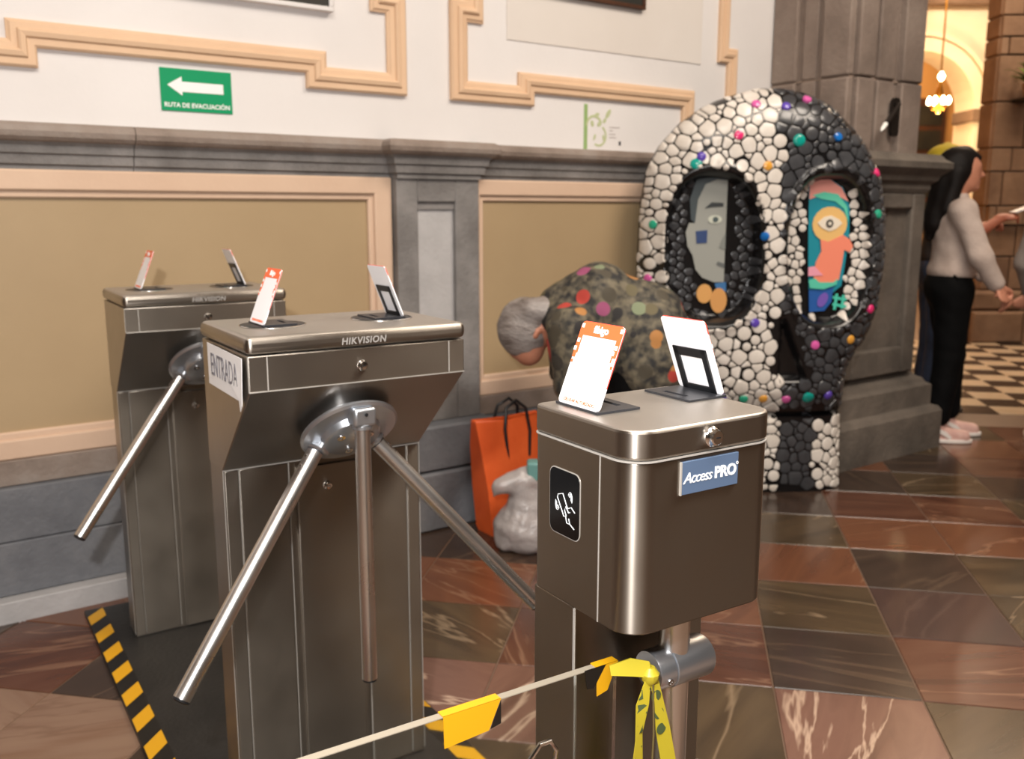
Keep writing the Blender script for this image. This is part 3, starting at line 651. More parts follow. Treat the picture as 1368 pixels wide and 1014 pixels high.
for i, t in enumerate((.10, .19, .29, .40, .52)):     # dark printed marks on the narrow tail
    f = t * 6; j = int(f); p = Vector(L1[j]).lerp(Vector(L1[j + 1]), f - j); d = (Vector(L1[j + 1]) - Vector(L1[j])).normalized()
    sd = Vector(s1[j]).lerp(Vector(s1[j + 1]), f - j).normalized()
    MB().ribbon([p - d * .006, p, p + d * .006], sd, [.013, .010, .015], .0013).build('printed_mark', M['ribbon_mark'], a1)
for t in (.13, .24, .33):
    f = t * 6; j = int(f); p = Vector(L2[j]).lerp(Vector(L2[j + 1]), f - j)
    k = MB(); k.lathe([(.0075, 0), (.0075, .0004)], 14, axis_matrix(p + Vector((-.003, -.0008, 0)), (0, -1, 0))); k.build('printed_mark', M['ribbon_mark'], a2)
t_ = MB().tube([(.012, -.010, -.006), (.013, -.013, -.08), (.010, -.012, -.2), (.012, -.012, -.4)], .0012, 6).build('tape_twist', plain('dull_tape', (96, 84, 50), .5), rb)
# ================================================================== smooth-union surfaces (bodies, bags)
def noise3(P, f, seed=0):
    rs = np.random.RandomState(seed); out = 0
    for _ in range(6):
        k = rs.normal(size=3) * f; out = out + np.sin(P @ k + rs.uniform(0, 6.28)) / 6
    return out
def sdf_mesh(prims, res, k=0.03, noise=None):
    """prims: ('c', p0, p1, r0, r1[, k]) tapered capsules, ('e', centre, radii[, rot3x3[, k]]) ellipsoids -> (verts, quads) by surface nets"""
    lo = np.full(3, 1e9); hi = np.full(3, -1e9)
    for p in prims:
        if p[0] == 'c':
            a, b = np.array(p[1]), np.array(p[2]); r = max(p[3], p[4]); lo = np.minimum(lo, np.minimum(a, b) - r); hi = np.maximum(hi, np.maximum(a, b) + r)
        else:
            c = np.array(p[1]); r = max(p[2]); lo = np.minimum(lo, c - r); hi = np.maximum(hi, c + r)
    lo -= 4 * res + .01; hi += 4 * res + .01
    n = np.ceil((hi - lo) / res).astype(int) + 1
    V = np.full(n, 1.0, dtype=np.float32)
    ax = [lo[i] + res * np.arange(n[i]) for i in range(3)]
    for p in prims:
        if p[0] == 'c':
            a, b, r0, r1 = np.array(p[1], float), np.array(p[2], float), p[3], p[4]; kk = p[5] if len(p) > 5 else k
            l, h = np.minimum(a, b) - max(r0, r1), np.maximum(a, b) + max(r0, r1)
        else:
            c = np.array(p[1], float); rad = np.array(p[2], float); rot = np.array(p[3]) if len(p) > 3 and p[3] is not None else np.eye(3); kk = p[4] if len(p) > 4 else k
            l, h = c - rad.max(), c + rad.max()
        pad = kk * 1.6 + 3 * res
        i0 = np.maximum(0, np.floor((l - pad - lo) / res).astype(int)); i1 = np.minimum(n, np.ceil((h + pad - lo) / res).astype(int) + 1)
        G = np.stack(np.meshgrid(*[ax[q][i0[q]:i1[q]] for q in range(3)], indexing='ij'), -1)
        if p[0] == 'c':
            ab = b - a; t = np.clip(((G - a) @ ab) / max(1e-9, ab @ ab), 0, 1)
            d = np.linalg.norm(G - a - t[..., None] * ab, axis=-1) - (r0 + (r1 - r0) * t)
        else:
            q = (G - c) @ rot; s = np.linalg.norm(q / rad, axis=-1); g2 = np.linalg.norm(q / rad ** 2, axis=-1)
            d = s * (s - 1) / np.maximum(g2, 1e-6)
        sl = tuple(slice(i0[q], i1[q]) for q in range(3)); o = V[sl]
        hh = np.clip(.5 + .5 * (o - d) / kk, 0, 1); V[sl] = o * (1 - hh) + d * hh - kk * hh * (1 - hh)
    if noise:
        G = np.stack(np.meshgrid(*ax, indexing='ij'), -1); m = np.abs(V) < .06
        V[m] += noise(G[m]).astype(np.float32)
    S = V < 0
    cs_ = np.zeros(tuple(n - 1), dtype=np.int8)
    corners = [(i, j, l) for i in (0, 1) for j in (0, 1) for l in (0, 1)]
    def sub(A, c): return A[c[0]:n[0] - 1 + c[0], c[1]:n[1] - 1 + c[1], c[2]:n[2] - 1 + c[2]]
    for c in corners: cs_ += sub(S, c)
    act = (cs_ > 0) & (cs_ < 8); idx = -np.ones(act.shape, dtype=np.int64); idx[act] = np.arange(act.sum())
    acc = np.zeros((act.sum(), 3)); cnt = np.zeros(act.sum())
    for c in corners:
        for d_ in range(3):
            if c[d_]: continue
            c2 = list(c); c2[d_] = 1
            v0 = sub(V, c)[act]; v1 = sub(V, c2)[act]; m = (v0 < 0) != (v1 < 0)
            t = np.where(m, v0 / np.where(v0 == v1, 1, v0 - v1), 0)
            p = np.tile(np.array(c, float), (len(t), 1)); p[:, d_] += t
            acc[m] += p[m]; cnt[m] += 1
    ii = np.argwhere(act); verts = lo + res * (ii + acc / cnt[:, None])
    faces = []
    for d_ in range(3):
        e1, e2 = (d_ + 1) % 3, (d_ + 2) % 3
        A = [slice(1, None)] * 3; 
        sl0 = [slice(1, n[q] - 1) for q in range(3)]; sl0[d_] = slice(0, n[d_] - 1); sl1 = list(sl0); sl1[d_] = slice(1, n[d_])
        m = S[tuple(sl0)] != S[tuple(sl1)]; flip = S[tuple(sl0)][m]
        base = np.argwhere(m); off = np.ones(3, int); off[d_] = 0; base = base + off
        q = []
        for (a, b) in ((0, 0), (1, 0), (1, 1), (0, 1)):
            t = base.copy(); t[:, e1] -= a; t[:, e2] -= b; q.append(idx[t[:, 0], t[:, 1], t[:, 2]])
        q = np.stack(q, 1); q[flip] = q[flip][:, ::-1]; faces.append(q)
    return verts, np.concatenate(faces)
def sdf_obj(name, prims, res, mt, parent, k=.03, noise=None, M_=None):
    v, f = sdf_mesh(prims, res, k, noise)
    me = bpy.data.meshes.new(name); me.from_pydata(v.tolist(), [], f[:, ::-1].tolist()); me.polygons.foreach_set('use_smooth', [True] * len(me.polygons)); me.update()
    o = bpy.data.objects.new(name, me); COL.objects.link(o); o.data.materials.append(mt)
    if parent: o.parent = parent
    if M_ is not None: o.matrix_world = M_
    return o

# ================================================================== ON THE WALL
def wall_root(nm, s, z, m=WM, lab=None, cat=None):
    return tag(empty(nm, MW @ Matrix.Translation((s, m, z))), lab, cat)
sg = wall_root('evacuation_sign', 1.0, 1.573, WM - .0005, 'green evacuation route sign with white arrow on white wall', 'sign')
MB().box(-.117, .117, -.004, 0, 0, .135).build('panel', M['sign_green'], sg, bevel=.001)
MB().prism([(x, -.004, z) for x, z in [(-.095, .082), (-.048, .110), (-.048, .094), (.088, .094), (.088, .062), (-.048, .062), (-.048, .050)]], (0, -.0008, 0)).build('arrow', M['white'], sg, smooth=False)
text_mb('RUTA DE EVACUACIÓN', .0200, .0003, 0, .0005, Matrix.Translation((0, -.0046, .019)) @ XN, spacing=1.0).build('lettering', M['white'], sg)
dc = wall_root('wall_decal', 2.665, 1.522, WM - .0003, 'green plant-shaped vinyl decal on white wall above stone rail', 'decal')
G1, G2, G3 = plain('decal_green', (146, 176, 112), .6), plain('decal_pale', (186, 194, 152), .6), plain('decal_grey', (178, 170, 166), .6)
MB().box(0, .020, -.0012, 0, -.005, .185).build('decal_bar', G1, dc, smooth=False)
def curl(c, r, a0, a1, w, mt, nm):
    pts = [(c[0] + r * cos(R(a0 + (a1 - a0) * k / 12)), -.0007, c[1] + r * sin(R(a0 + (a1 - a0) * k / 12))) for k in range(13)]
    sd = [(cos(R(a0 + (a1 - a0) * k / 12)), 0, sin(R(a0 + (a1 - a0) * k / 12))) for k in range(13)]
    MB().ribbon(pts, sd, w, .0012).build(nm, mt, dc, smooth=False)
curl((.058, .095), .042, 180, 20, .011, G2, 'decal_stem'); curl((.085, .055), .042, 60, -120, .009, G2, 'decal_stem')
for x, z, rx, rz, an in ((.075, .145, .013, .007, 10), (.047, .105, .009, .014, 20), (.088, .105, .014, .010, 40), (.118, .120, .012, .008, 50), (.138, .150, .024, .010, 55), (.062, .048, .006, .014, -20), (.115, .045, .007, .016, 15)):
    MB().prism([(x + rx * cos(t) * cos(R(an)) - rz * sin(t) * sin(R(an)), -.0004, z + rx * cos(t) * sin(R(an)) + rz * sin(t) * cos(R(an))) for t in [2 * pi * q / 12 for q in range(12)]], (0, -.0010, 0)).build('decal_leaf', G2, dc, smooth=False)
for z, w in ((.092, .06), (.078, .02), (.062, .035), (.048, .04)): MB().box(.148, .148 + w, -.0009, 0, z, z + .004).build('small_print', G3, dc, smooth=False)
MB().box(.205, .216, -.0011, 0, .018, .036).build('dark_mark', M['ink'], dc, smooth=False)
for s0, s1, z0, z1, fm, lab in ((.45, 1.490, 1.942, 2.75, M['plaster_white'], 'dark picture in white frame high on the wall'), (2.36, 2.99, 2.125, 2.85, M['wood'], 'brown-framed picture high on the wall right of the pilaster')):
    p = wall_root('framed_picture', (s0 + s1) / 2, z0, WM, lab, 'picture'); h = (s1 - s0) / 2; H_ = z1 - z0
    for a, b, c, d in ((-h, h, 0, .016), (-h, h, H_ - .016, H_), (-h, -h + .016, .016, H_ - .016), (h - .016, h, .016, H_ - .016)): MB().box(a, b, -.03, 0, c, d).build('frame_bar', fm, p, bevel=.003)
    MB().box(-h + .016, h - .016, -.022, 0, .016, H_ - .016).build('canvas', M['canvas_dark'], p, smooth=False)

# iron rod on the pillar
br = tag(empty('iron_bracket', MW @ Matrix.Translation((4.22, 2.72, 1.70))), 'dark iron rod with bright tip fixed to the stone pillar', 'bracket')
iron = plain('iron', (46, 40, 36), .5, .6)
k = MB(); k.prism([(x, 0, z) for x, z in rrect(-.03, .03, -.09, .09, .02, 4)], (0, -.015, 0)); k.build('mount', iron, br)
MB().tube([(0, -.012, .06), (-.03, -.045, .055), (-.09, -.06, .01), (-.165, -.07, -.045)], .011, 10).build('rod', iron, br)
MB().tube([(-.165, -.07, -.045), (-.19, -.073, -.066), (-.205, -.075, -.08)], [.012, .010, .004], 12).build('tip', plain('glass_tip', (246, 246, 240), .1), br)  # glass tip, near-white because the flash glint is put into its colour

# ================================================================== SKULL SCULPTURE
SX, SY = 1.12, 4.17
Ltab = [(-.01, .80), (.352, .80), (.353, .80), (.37, .80), (.485, .79), (.56, .77), (.63, .72), (.692, .655), (.76, .60), (.86, .566), (.961, .556), (1.192, .562), (1.30, .567), (1.434, .590), (1.53, .640), (1.624, .725), (1.69, .82), (1.718, .875), (1.745, .955), (1.762, 1.03), (1.768, 1.10)]
Rtab = [(-.01, 1.515), (.352, 1.497), (.353, 1.500), (.37, 1.503), (.485, 1.504), (.56, 1.512), (.63, 1.548), (.675, 1.58), (.75, 1.612), (.827, 1.634), (1.028, 1.653), (1.225, 1.646), (1.402, 1.610), (1.53, 1.536), (1.64, 1.440), (1.69, 1.378), (1.718, 1.330), (1.745, 1.262), (1.762, 1.195), (1.768, 1.13)]
def xl(z): return float(np.interp(z, [a for a, _ in Ltab], [b for _, b in Ltab])) - SX
def xr(z): return float(np.interp(z, [a for a, _ in Rtab], [b for _, b in Rtab])) - SX
def split(z): return 1.208 - .052 * z - SX
def inell(x, z, cx, cz, a, b, p=2.5): return (abs((x + SX - cx) / a) ** p + abs((z - cz) / b) ** p) ** (1 / p)
def sock(x, z):
    l = inell(x, z, .866 - .03 * (z - 1.09), 1.092, .200, .322); r = inell(x, z, 1.362 - .03 * (z - 1.09), 1.084, .186, .322)
    return l, r
def nosed(x, z):     # signed inside measure of the nose wedge
    X = x + SX; a = 1.158; t = (z - .515) / .285
    if t < 0 or t > 1: return -1
    xr_ = 1.30 - .115 * t
    return min(X - a, xr_ - X, (z - .515), (.80 - z))
def sstep(t): t = min(1, max(0, t)); return t * t * (3 - 2 * t)
def yfront(x, z):
    a, b = xl(z), xr(z); m, h = (a + b) / 2, max(1e-4, (b - a) / 2); t = min(1, abs(x - m) / h)
    zc = min(1.0, max(0.0, (1.768 - z) / .26)); D = .19 * sqrt(max(0, 1 - (1 - zc) ** 2.2))
    if z < .5: D = .19 - .05 * sstep((.5 - z) / .14)
    y = -D * (1 - t ** 3.4) ** .5
    if .348 < z < .372: y += .05
    l, r = sock(x, z)
    for q in (l, r):
        if q < 1.0: y = y + (-.105 - y) * sstep((1.0 - q) / .09)
        elif q < 1.14: y -= .014 * sstep((1.14 - q) / .07) * sstep((q - 1.0) / .05)
    nd = nosed(x, z)
    if nd > 0: y += .055 * sstep(nd / .022)
    return y
zsr = sorted(set([round(z, 4) for z in np.linspace(0, 1.66, 150)] + [.346, .350, .354, .366, .370, .374] + [round(1.768 - .108 * (1 - q) ** 2, 4) for q in np.linspace(0, 1, 22)]))
NC = 110
vs_, fs = [], []
for z in zsr:
    a, b = xl(z), xr(z)
    for j in range(NC + 1):
        u_ = j / NC; uu = .5 - .5 * cos(pi * u_) if False else u_
        x = a + (b - a) * uu; vs_.append((x, yfront(x, z), z))
nr = len(zsr)
for i in range(nr - 1):
    for j in range(NC):
        p = i * (NC + 1) + j; fs.append((p, p + 1, p + NC + 2, p + NC + 1))
b0 = len(vs_)
for z in zsr:                                             # back half
    a, b = xl(z), xr(z); m, h = (a + b) / 2, max(1e-4, (b - a) / 2)
    zc = min(1.0, max(0.0, (1.768 - z) / .26)); D = (.085 if z > .5 else .06) * sqrt(max(0, 1 - (1 - zc) ** 2))
    for j in range(13):
        x = a + (b - a) * j / 12; vs_.append((x, D * (1 - min(1, abs(x - m) / h) ** 4) ** .5, z))
for i in range(nr - 1):
    for j in range(12):
        p = b0 + i * 13 + j; fs.append((p, p + 13, p + 14, p + 1))
fs.append(tuple(range(NC + 1))[::-1] + tuple(b0 + j for j in range(13)))
grout_black = plain('sculpture_black', (20, 19, 20), .22)
mb = MB(); mb.add(vs_, fs)
skull = empty('skull_sculpture', Matrix.Translation((SX, SY, 0)))
tag(skull, 'tall mosaic skull sculpture, half white and half black, with painted eye sockets', 'sculpture')
mb.build('skull_body', grout_black, skull, ang=60)
# mosaic pieces: relaxed random sites, clipped Voronoi cells wrapped on the surface
rs = np.random.RandomState(11); sites = []; rad = []
def region(x, z):
    if z < .006 or z > 1.762: return 'out'
    a, b = xl(z), xr(z); mg = .003 if z < 1.6 else .008
    if x < a + mg or x > b - mg: return 'out'
    if .340 < z < .380: return 'none'
    l, r = sock(x, z); X = x + SX
    if l < 1.05:
        if l > .945: return 'none'
        if inell(x, z, .862, 1.18, .110, .235, 3) < 1 or inell(x, z, .88, .885, .07, .075, 3) < 1: return 'none'
        return 'k'
    if r < 1.05:
        if r > .945: return 'none'
        if X > 1.266 and (inell(x, z, 1.365, 1.15, .105, .25, 3) < 1 or inell(x, z, 1.37, .87, .10, .075, 4) < 1): return 'none'
        return 'w'
    if nosed(x, z) > -.012: return 'none'
    if z < .35: return 'w' if (1.09 < X < 1.197 or X > 1.355 or X < .93) else 'k'
    return 'w' if x < split(z) else 'k'
for rr_, tries in ((.050, 500), (.038, 3500), (.029, 9000), (.022, 15000)):
    C = rs.uniform([-.60, -.03], [.57, 1.80], size=(tries, 2))
    for c in C:
        zz_ = min(1.766, max(0, c[1])); near = (xl(zz_) - .03 < c[0] < xl(zz_) + .003) or (xr(zz_) - .003 < c[0] < xr(zz_) + .03)
        if near or (rr_ > .03 and min(sock(c[0], c[1])) < 1.1): continue
        if sites:
            S_ = np.array(sites); dd = np.hypot(S_[:, 0] - c[0], S_[:, 1] - c[1])
            if (dd < (np.array(rad) + rr_) * .5 * 1.06).any(): continue
        sites.append(c); rad.append(rr_)
sites = np.array(sites); rad = np.array(rad)
def cell(i):
    c = sites[i]; d = np.hypot(*(sites - c).T); nb = np.argsort(d)[1:22]
    poly = [c + .09 * np.array([cos(t), sin(t)]) for t in np.linspace(0, 2 * pi, 13)[:-1]]
    for j in nb:
        v = sites[j] - c; L_ = np.hypot(*v); nv = v / L_; lim = (L_ ** 2 + (rad[i] ** 2 - rad[j] ** 2) * .5) / (2 * L_) - .0022
        out = []
        for q in range(len(poly)):
            a, b = poly[q], poly[(q + 1) % len(poly)]; da, db = (a - c) @ nv - lim, (b - c) @ nv - lim
            if da <= 0: out.append(a)
            if (da < 0) != (db < 0): out.append(a + (b - a) * (da / (da - db)))
        poly = out
        if len(poly) < 3: return None
    # merge near-duplicates, then one corner cut for rounded pebbles
    pl = [poly[0]]
    for p in poly[1:]:
        if np.hypot(*(p - pl[-1])) > .005: pl.append(p)
    if len(pl) > 3 and np.hypot(*(pl[0] - pl[-1])) < .005: pl.pop()
    if len(pl) < 3: return None
    o = []
    for q in range(len(pl)):
        a, b = pl[q], pl[(q + 1) % len(pl)]; o += [a * .84 + b * .16, a * .16 + b * .84]
    return np.array(o)
def surf(x, z): return Vector((x, yfront(x, z), z))
def snorm(x, z, e=.006):
    dx = surf(x + e, z) - surf(x - e, z); dz = surf(x, z + e) - surf(x, z - e); n_ = dx.cross(dz)
    n_.normalize(); return n_ if n_.y < 0 else -n_
white_t = mottled('mosaic_white', [(196, 188, 178), (226, 220, 212)], 9, .3, perobj=True)
black_t = mottled('mosaic_charcoal', [(46, 47, 50), (74, 75, 78)], 9, .25, perobj=True)
pieces = []
for i in range(len(sites)):
    rg_ = region(*sites[i])
    if rg_ not in 'wk': continue
    P = cell(i)
    if P is None: continue
    c = P.mean(0); ar = .5 * abs(sum(P[q][0] * P[(q + 1) % len(P)][1] - P[(q + 1) % len(P)][0] * P[q][1] for q in range(len(P))))
    if ar < .8e-4: continue
    if rs.rand() < .22:
        rr = min(np.hypot(*(P - c).T)) * .98; P = np.array([c + rr * np.array([cos(t), sin(t)]) for t in np.linspace(0, 2 * pi, 13)[:-1]])
    P = np.array([[min(max(p[0], xl(p[1]) + .004), xr(p[1]) - .004), min(max(p[1], .003), 1.764)] for p in P])
    nn = snorm(*c); n = len(P); mbp = []; 
    ring0 = [surf(*p) - nn * .001 for p in P]; ring1 = [surf(*(c + (p - c) * .93)) + nn * .0045 for p in P]; ring2 = [surf(*(c + (p - c) * .62)) + nn * .0062 for p in P]
    pv = [tuple(v) for v in ring0 + ring1 + ring2]
    pf = [(a * n + q, a * n + (q + 1) % n, (a + 1) * n + (q + 1) % n, (a + 1) * n + q) for a in (0, 1) for q in range(n)] + [tuple(range(2 * n, 3 * n))]
    pieces.append((ar, rg_, pv, pf))
pieces.sort(key=lambda t: -t[0])
rest = {'w': MB(), 'k': MB()}
for q, (ar, rg_, pv, pf) in enumerate(pieces):
    if q < 300: mb = MB(); mb.add(pv, pf); mb.build('mosaic_piece', white_t if rg_ == 'w' else black_t, skull, ang=50)
    else: rest[rg_].add(pv, pf)
for rg_, mt in (('w', white_t), ('k', black_t)):
    o = rest[rg_].build('small_mosaic', mt, skull, ang=50); o['kind'] = 'stuff'
GC = dict(pink=(206, 92, 160), purple=(92, 70, 170), magenta=(222, 50, 116), teal=(16, 148, 136), blue=(22, 104, 184), amber=(222, 160, 66), green=(44, 160, 128))
GM = {k: plain('glass_' + k, c, .15) for k, c in GC.items()}
for x, z, c in [(1.024, 1.69, 'pink'), (1.148, 1.68, 'purple'), (1.245, 1.712, 'pink'), (.947, 1.562, 'magenta'), (1.198, 1.541, 'teal'), (1.367, 1.556, 'blue'), (.797, 1.475, 'purple'), (.776, 1.447, 'teal'), (1.072, 1.437, 'amber'), (1.565, 1.412, 'magenta'), (1.072, 1.145, 'blue'), (1.575, 1.238, 'green'), (.612, 1.193, 'green'), (.598, .96, 'pink'), (1.05, .775, 'purple'), (1.572, .828, 'magenta'), (1.48, .698, 'amber'), (1.315, .678, 'pink'), (1.022, .437, 'green'), (1.106, .44, 'amber'), (1.207, .437, 'pink'), (1.304, .444, 'teal'), (1.398, .45, 'purple'), (.93, .44, 'purple'), (.87, .44, 'pink')]:
    r_ = {'teal': .026, 'purple': .020, 'blue': .019}.get(c, .020)
    n_ = snorm(x - SX, z); k = MB(); k.lathe([(r_, -.004), (r_, .006), (r_ * .86, .010), (r_ * .5, .0125), (r_ * .05, .0135)], 16, axis_matrix(surf(x - SX, z), n_)); k.build('glass_cabochon', GM[c], skull)
# painted plaques inside the sockets (plain half faces in the colours seen there)
def plaque(nm, pts, y, c, par, rough=.45):
    mb = MB(); mb.prism([(x - SX, y, z) for x, z in pts], (0, -.003, 0)); return mb.build(nm, plain(nm, c, rough), par, smooth=False)
def oval(cx, cz, a, b, n=18, rot=0, a0=0, a1=360):
    ts = [R(a0 + (a1 - a0) * k / n) for k in range(n + (a1 - a0 < 360))]
    return [(cx + a * cos(t) * cos(R(rot)) - b * sin(t) * sin(R(rot)), cz + a * cos(t) * sin(R(rot)) + b * sin(t) * cos(R(rot))) for t in ts]
yl = -.110
face = [(.925, 1.395), (.88, 1.40), (.82, 1.37), (.795, 1.30), (.79, 1.20), (.765, 1.20), (.752, 1.16), (.762, 1.10), (.785, 1.06), (.80, 1.00), (.83, .965), (.88, .945), (.925, .945)]
pl = plaque('grey_half_face', face, yl, (150, 152, 146), skull)
plaque('dark_hair', [(.925, 1.405), (.86, 1.412), (.79, 1.38), (.765, 1.30), (.772, 1.215), (.79, 1.20), (.80, 1.30), (.83, 1.365), (.88, 1.385), (.925, 1.38)], yl - .003, (62, 72, 76), pl)
plaque('brow', [(.83, 1.262), (.86, 1.288), (.91, 1.285), (.91, 1.27), (.865, 1.268)], yl - .003, (50, 54, 56), pl)
plaque('eye', oval(.876, 1.215, .030, .018), yl - .003, (196, 200, 186), pl); plaque('pupil', oval(.878, 1.215, .012, .012), yl - .005, (70, 84, 86), pl)
plaque('nose', [(.925, 1.16), (.905, 1.12), (.90, 1.095), (.925, 1.085)], yl - .003, (124, 128, 124), pl)
plaque('lips', [(.925, 1.025), (.895, 1.035), (.89, 1.022), (.925, 1.008)], yl - .003, (96, 100, 100), pl)
plaque('blue_patch', [(.795, 1.165), (.845, 1.170), (.845, 1.115), (.80, 1.112)], yl - .003, (44, 66, 112), pl)
plaque('blue_collar', [(.885, .940), (.935, .945), (.937, .905), (.90, .90)], yl - .001, (56, 108, 160), pl)
plaque('orange_bow', oval(.842, .895, .034, .042), yl - .001, (212, 158, 92), pl); plaque('orange_bow', oval(.905, .865, .036, .055), yl - .003, (206, 150, 88), pl)
yr = -.110
pr = plaque('teal_ground', [(1.274, 1.385), (1.36, 1.388), (1.42, 1.35), (1.455, 1.27), (1.46, 1.15), (1.45, 1.02), (1.44, .93), (1.40, .895), (1.30, .90), (1.292, 1.0), (1.285, 1.12)], yr, (20, 132, 150), skull)
plaque('pink_brow', [(1.276, 1.383), (1.36, 1.386), (1.415, 1.348), (1.448, 1.29), (1.40, 1.315), (1.33, 1.32), (1.279, 1.30)], yr - .003, (226, 152, 140), pr)
plaque('mint_band', [(1.29, 1.318), (1.34, 1.332), (1.40, 1.322), (1.443, 1.27), (1.452, 1.20), (1.43, 1.26), (1.39, 1.292), (1.33, 1.302)], yr - .004, (92, 196, 168), pr)
plaque('ochre_cheek', oval(1.372, 1.195, .075, .075), yr - .005, (222, 180, 112), pr)
plaque('eye_white', [(1.318, 1.20), (1.345, 1.225), (1.375, 1.232), (1.41, 1.215), (1.425, 1.198), (1.40, 1.175), (1.37, 1.165), (1.34, 1.178)], yr - .008, (224, 214, 196), pr)
plaque('pupil', oval(1.370, 1.198, .016, .018), yr - .011, (84, 80, 74), pr); plaque('pupil', oval(1.370, 1.198, .007, .008), yr - .013, (212, 206, 190), pr)
plaque('salmon_face', [(1.335, 1.13), (1.37, 1.12), (1.43, 1.15), (1.462, 1.13), (1.478, 1.10), (1.465, 1.075), (1.44, 1.085), (1.435, 1.03), (1.425, .955), (1.36, .93), (1.315, .945), (1.32, 1.03), (1.342, 1.08)], yr - .007, (232, 134, 108), pr)
plaque('pink_lips', [(1.288, 1.01), (1.315, 1.015), (1.355, .975), (1.29, .972)], yr - .010, (224, 152, 172), pr)
plaque('mint_chin', [(1.292, .955), (1.32, .962), (1.34, .945), (1.40, .945), (1.42, .96), (1.415, .935), (1.36, .915), (1.30, .92)], yr - .011, (84, 190, 164), pr)
plaque('blue_neck', [(1.298, .912), (1.36, .912), (1.405, .925), (1.40, .86), (1.37, .82), (1.305, .815)], yr - .004, (30, 84, 156), pr)
plaque('violet_neck', oval(1.36, .868, .020, .034, 14, -25), yr - .007, (112, 84, 172), pr)
for k in range(2): plaque('mint_bar', [(1.405, .885 - .03 * k), (1.465, .875 - .03 * k), (1.465, .863 - .03 * k), (1.405, .873 - .03 * k)], yr - .004, (72, 190, 166), pr)
plaque('mint_bar', [(1.415, .895), (1.427, .895), (1.420, .825), (1.408, .825)], yr - .006, (72, 190, 166), pr); plaque('mint_bar', [(1.445, .89), (1.457, .89), (1.452, .83), (1.440, .83)], yr - .006, (72, 190, 166), pr)

# ================================================================== BAGS ON THE FLOOR
ob = tag(empty('orange_bag', frame(WA, (-.105, 3.40, 0)) @ Matrix.Translation((.15, .07, 0))), 'orange shopping bag with black handles standing against the wall', 'bag')
orange = mottled('orange_cloth', [(210, 82, 30), (230, 102, 46)], 6, .55, .15, 30)
mb = MB(); rings = []
for z, a, b, y in ((0, -.10, .12, .05), (.02, -.105, .125, .058), (.2, -.125, .14, .055), (.36, -.142, .15, .042), (.45, -.15, .155, .022), (.462, -.15, .155, .02)):
    rings.append([(a, -y + .01 * (z > .3), z + (0 if z < .4 else .012 * sin(3))), (0, -y * 1.12, z + (.0 if z < .4 else -.012)), (b, -y + .004, z), (b, y, z), (0, y * 1.05, z - (.006 if z > .4 else 0)), (a, y, z)])
vs_ = [p for r_ in rings for p in r_]; fs = [tuple(range(6))[::-1]]
for i in range(len(rings) - 1):
    for q in range(6): fs.append((i * 6 + q, i * 6 + (q + 1) % 6, i * 6 + 6 + (q + 1) % 6, i * 6 + 6 + q))
mb.add(vs_, fs); o = mb.build('bag_body', orange, ob, ang=60); sd = o.modifiers.new('th', 'SOLIDIFY'); sd.thickness = .003
for y in (-.030, .030): MB().tube([(-.02 + .0 * y, y * 1.5, .30), (-.035, y * 1.45, .42), (-.02, y * 1.0, .50), (.03, y * .8, .525), (.075, y * .9, .49), (.085, y * 1.45, .40), (.08, y * 1.55, .30)], .0065, 8).build('handle', M['black_plastic'], ob, ang=80)
pb = tag(empty('plastic_bag', Matrix.Translation((.055, 3.32, 0))), 'white translucent plastic bag tied up in front of the orange bag', 'bag')
plas = mottled('bag_plastic', [(172, 164, 162), (206, 200, 198)], 12, .3, .8, 25); plas.node_tree.nodes['Principled BSDF'].inputs['Transmission Weight'].default_value = .4
crumple = lambda P: .010 * noise3(P, 28, 1) + .006 * noise3(P, 60, 2)
sdf_obj('bag_body', [('e', (0, 0, .085), (.125, .10, .085)), ('c', (0, 0, .10), (.005, 0, .25), .105, .06), ('c', (-.03, -.02, .27), (-.10, -.05, .26), .045, .022), ('c', (-.10, -.05, .26), (-.125, -.06, .215), .022, .006), ('c', (.02, 0, .27), (.06, .01, .31), .05, .02), ('e', (0, 0, .03), (.115, .09, .03))], .009, plas, pb, .03, crumple)
MB().box(.00, .09, -.05, .02, .275, .345).build('teal_package', plain('teal_box', (96, 142, 138), .5), pb, bevel=.008)

# ================================================================== NAVE DETAILS
pt = tag(empty('wall_plant', Matrix.Translation((4.74, 8.80, 2.36))), 'leafy green plant on the brown block wall', 'plant')
k = MB(); k.lathe([(.05, -.08), (.07, 0), (.075, .04), (.06, .04)], 16); k.build('pot', M['stone_brown'], pt)
MB().box(-.06, .06, -.02, .24, -.11, -.08).build('bracket', iron, pt, bevel=.005)
leafm = mottled('leaf', [(52, 74, 22), (92, 112, 34)], 8, .5, perobj=True); rnd = random.Random(4)
for q in range(34):
    a = rnd.uniform(0, 6.28); l = rnd.uniform(.12, .26); h = rnd.uniform(.05, .22); pts = []
    for t in range(6):
        f = t / 5; pts.append((cos(a) * l * f, sin(a) * l * f * .7, .03 + h * f * 2 * (1 - .55 * f)))
    MB().ribbon(pts, (-sin(a), cos(a), 0), [.008, .03, .042, .04, .026, .004], .002).build('leaf', leafm, pt, ang=80)
ch = tag(empty('chandelier', Matrix.Translation((5.42, 12.2, 2.55))), 'brass chandelier with glowing bulbs beyond the arch', 'chandelier')
brass = plain('brass', (170, 120, 50), .3, 1.0); glow, nt, b_ = newmat('glowing_bulb'); b_.inputs['Emission Color'].default_value = (1, .78, .45, 1); b_.inputs['Emission Strength'].default_value = 22; b_.inputs['Base Color'].default_value = (1, .9, .7, 1)
MB().tube([(0, 0, .3), (0, 0, 2.65)], .012, 8).build('chain', brass, ch)
k = MB(); k.lathe([(.02, -.08), (.05, -.03), (.03, .06), (.06, .14), (.02, .3)], 16); k.build('stem', brass, ch)
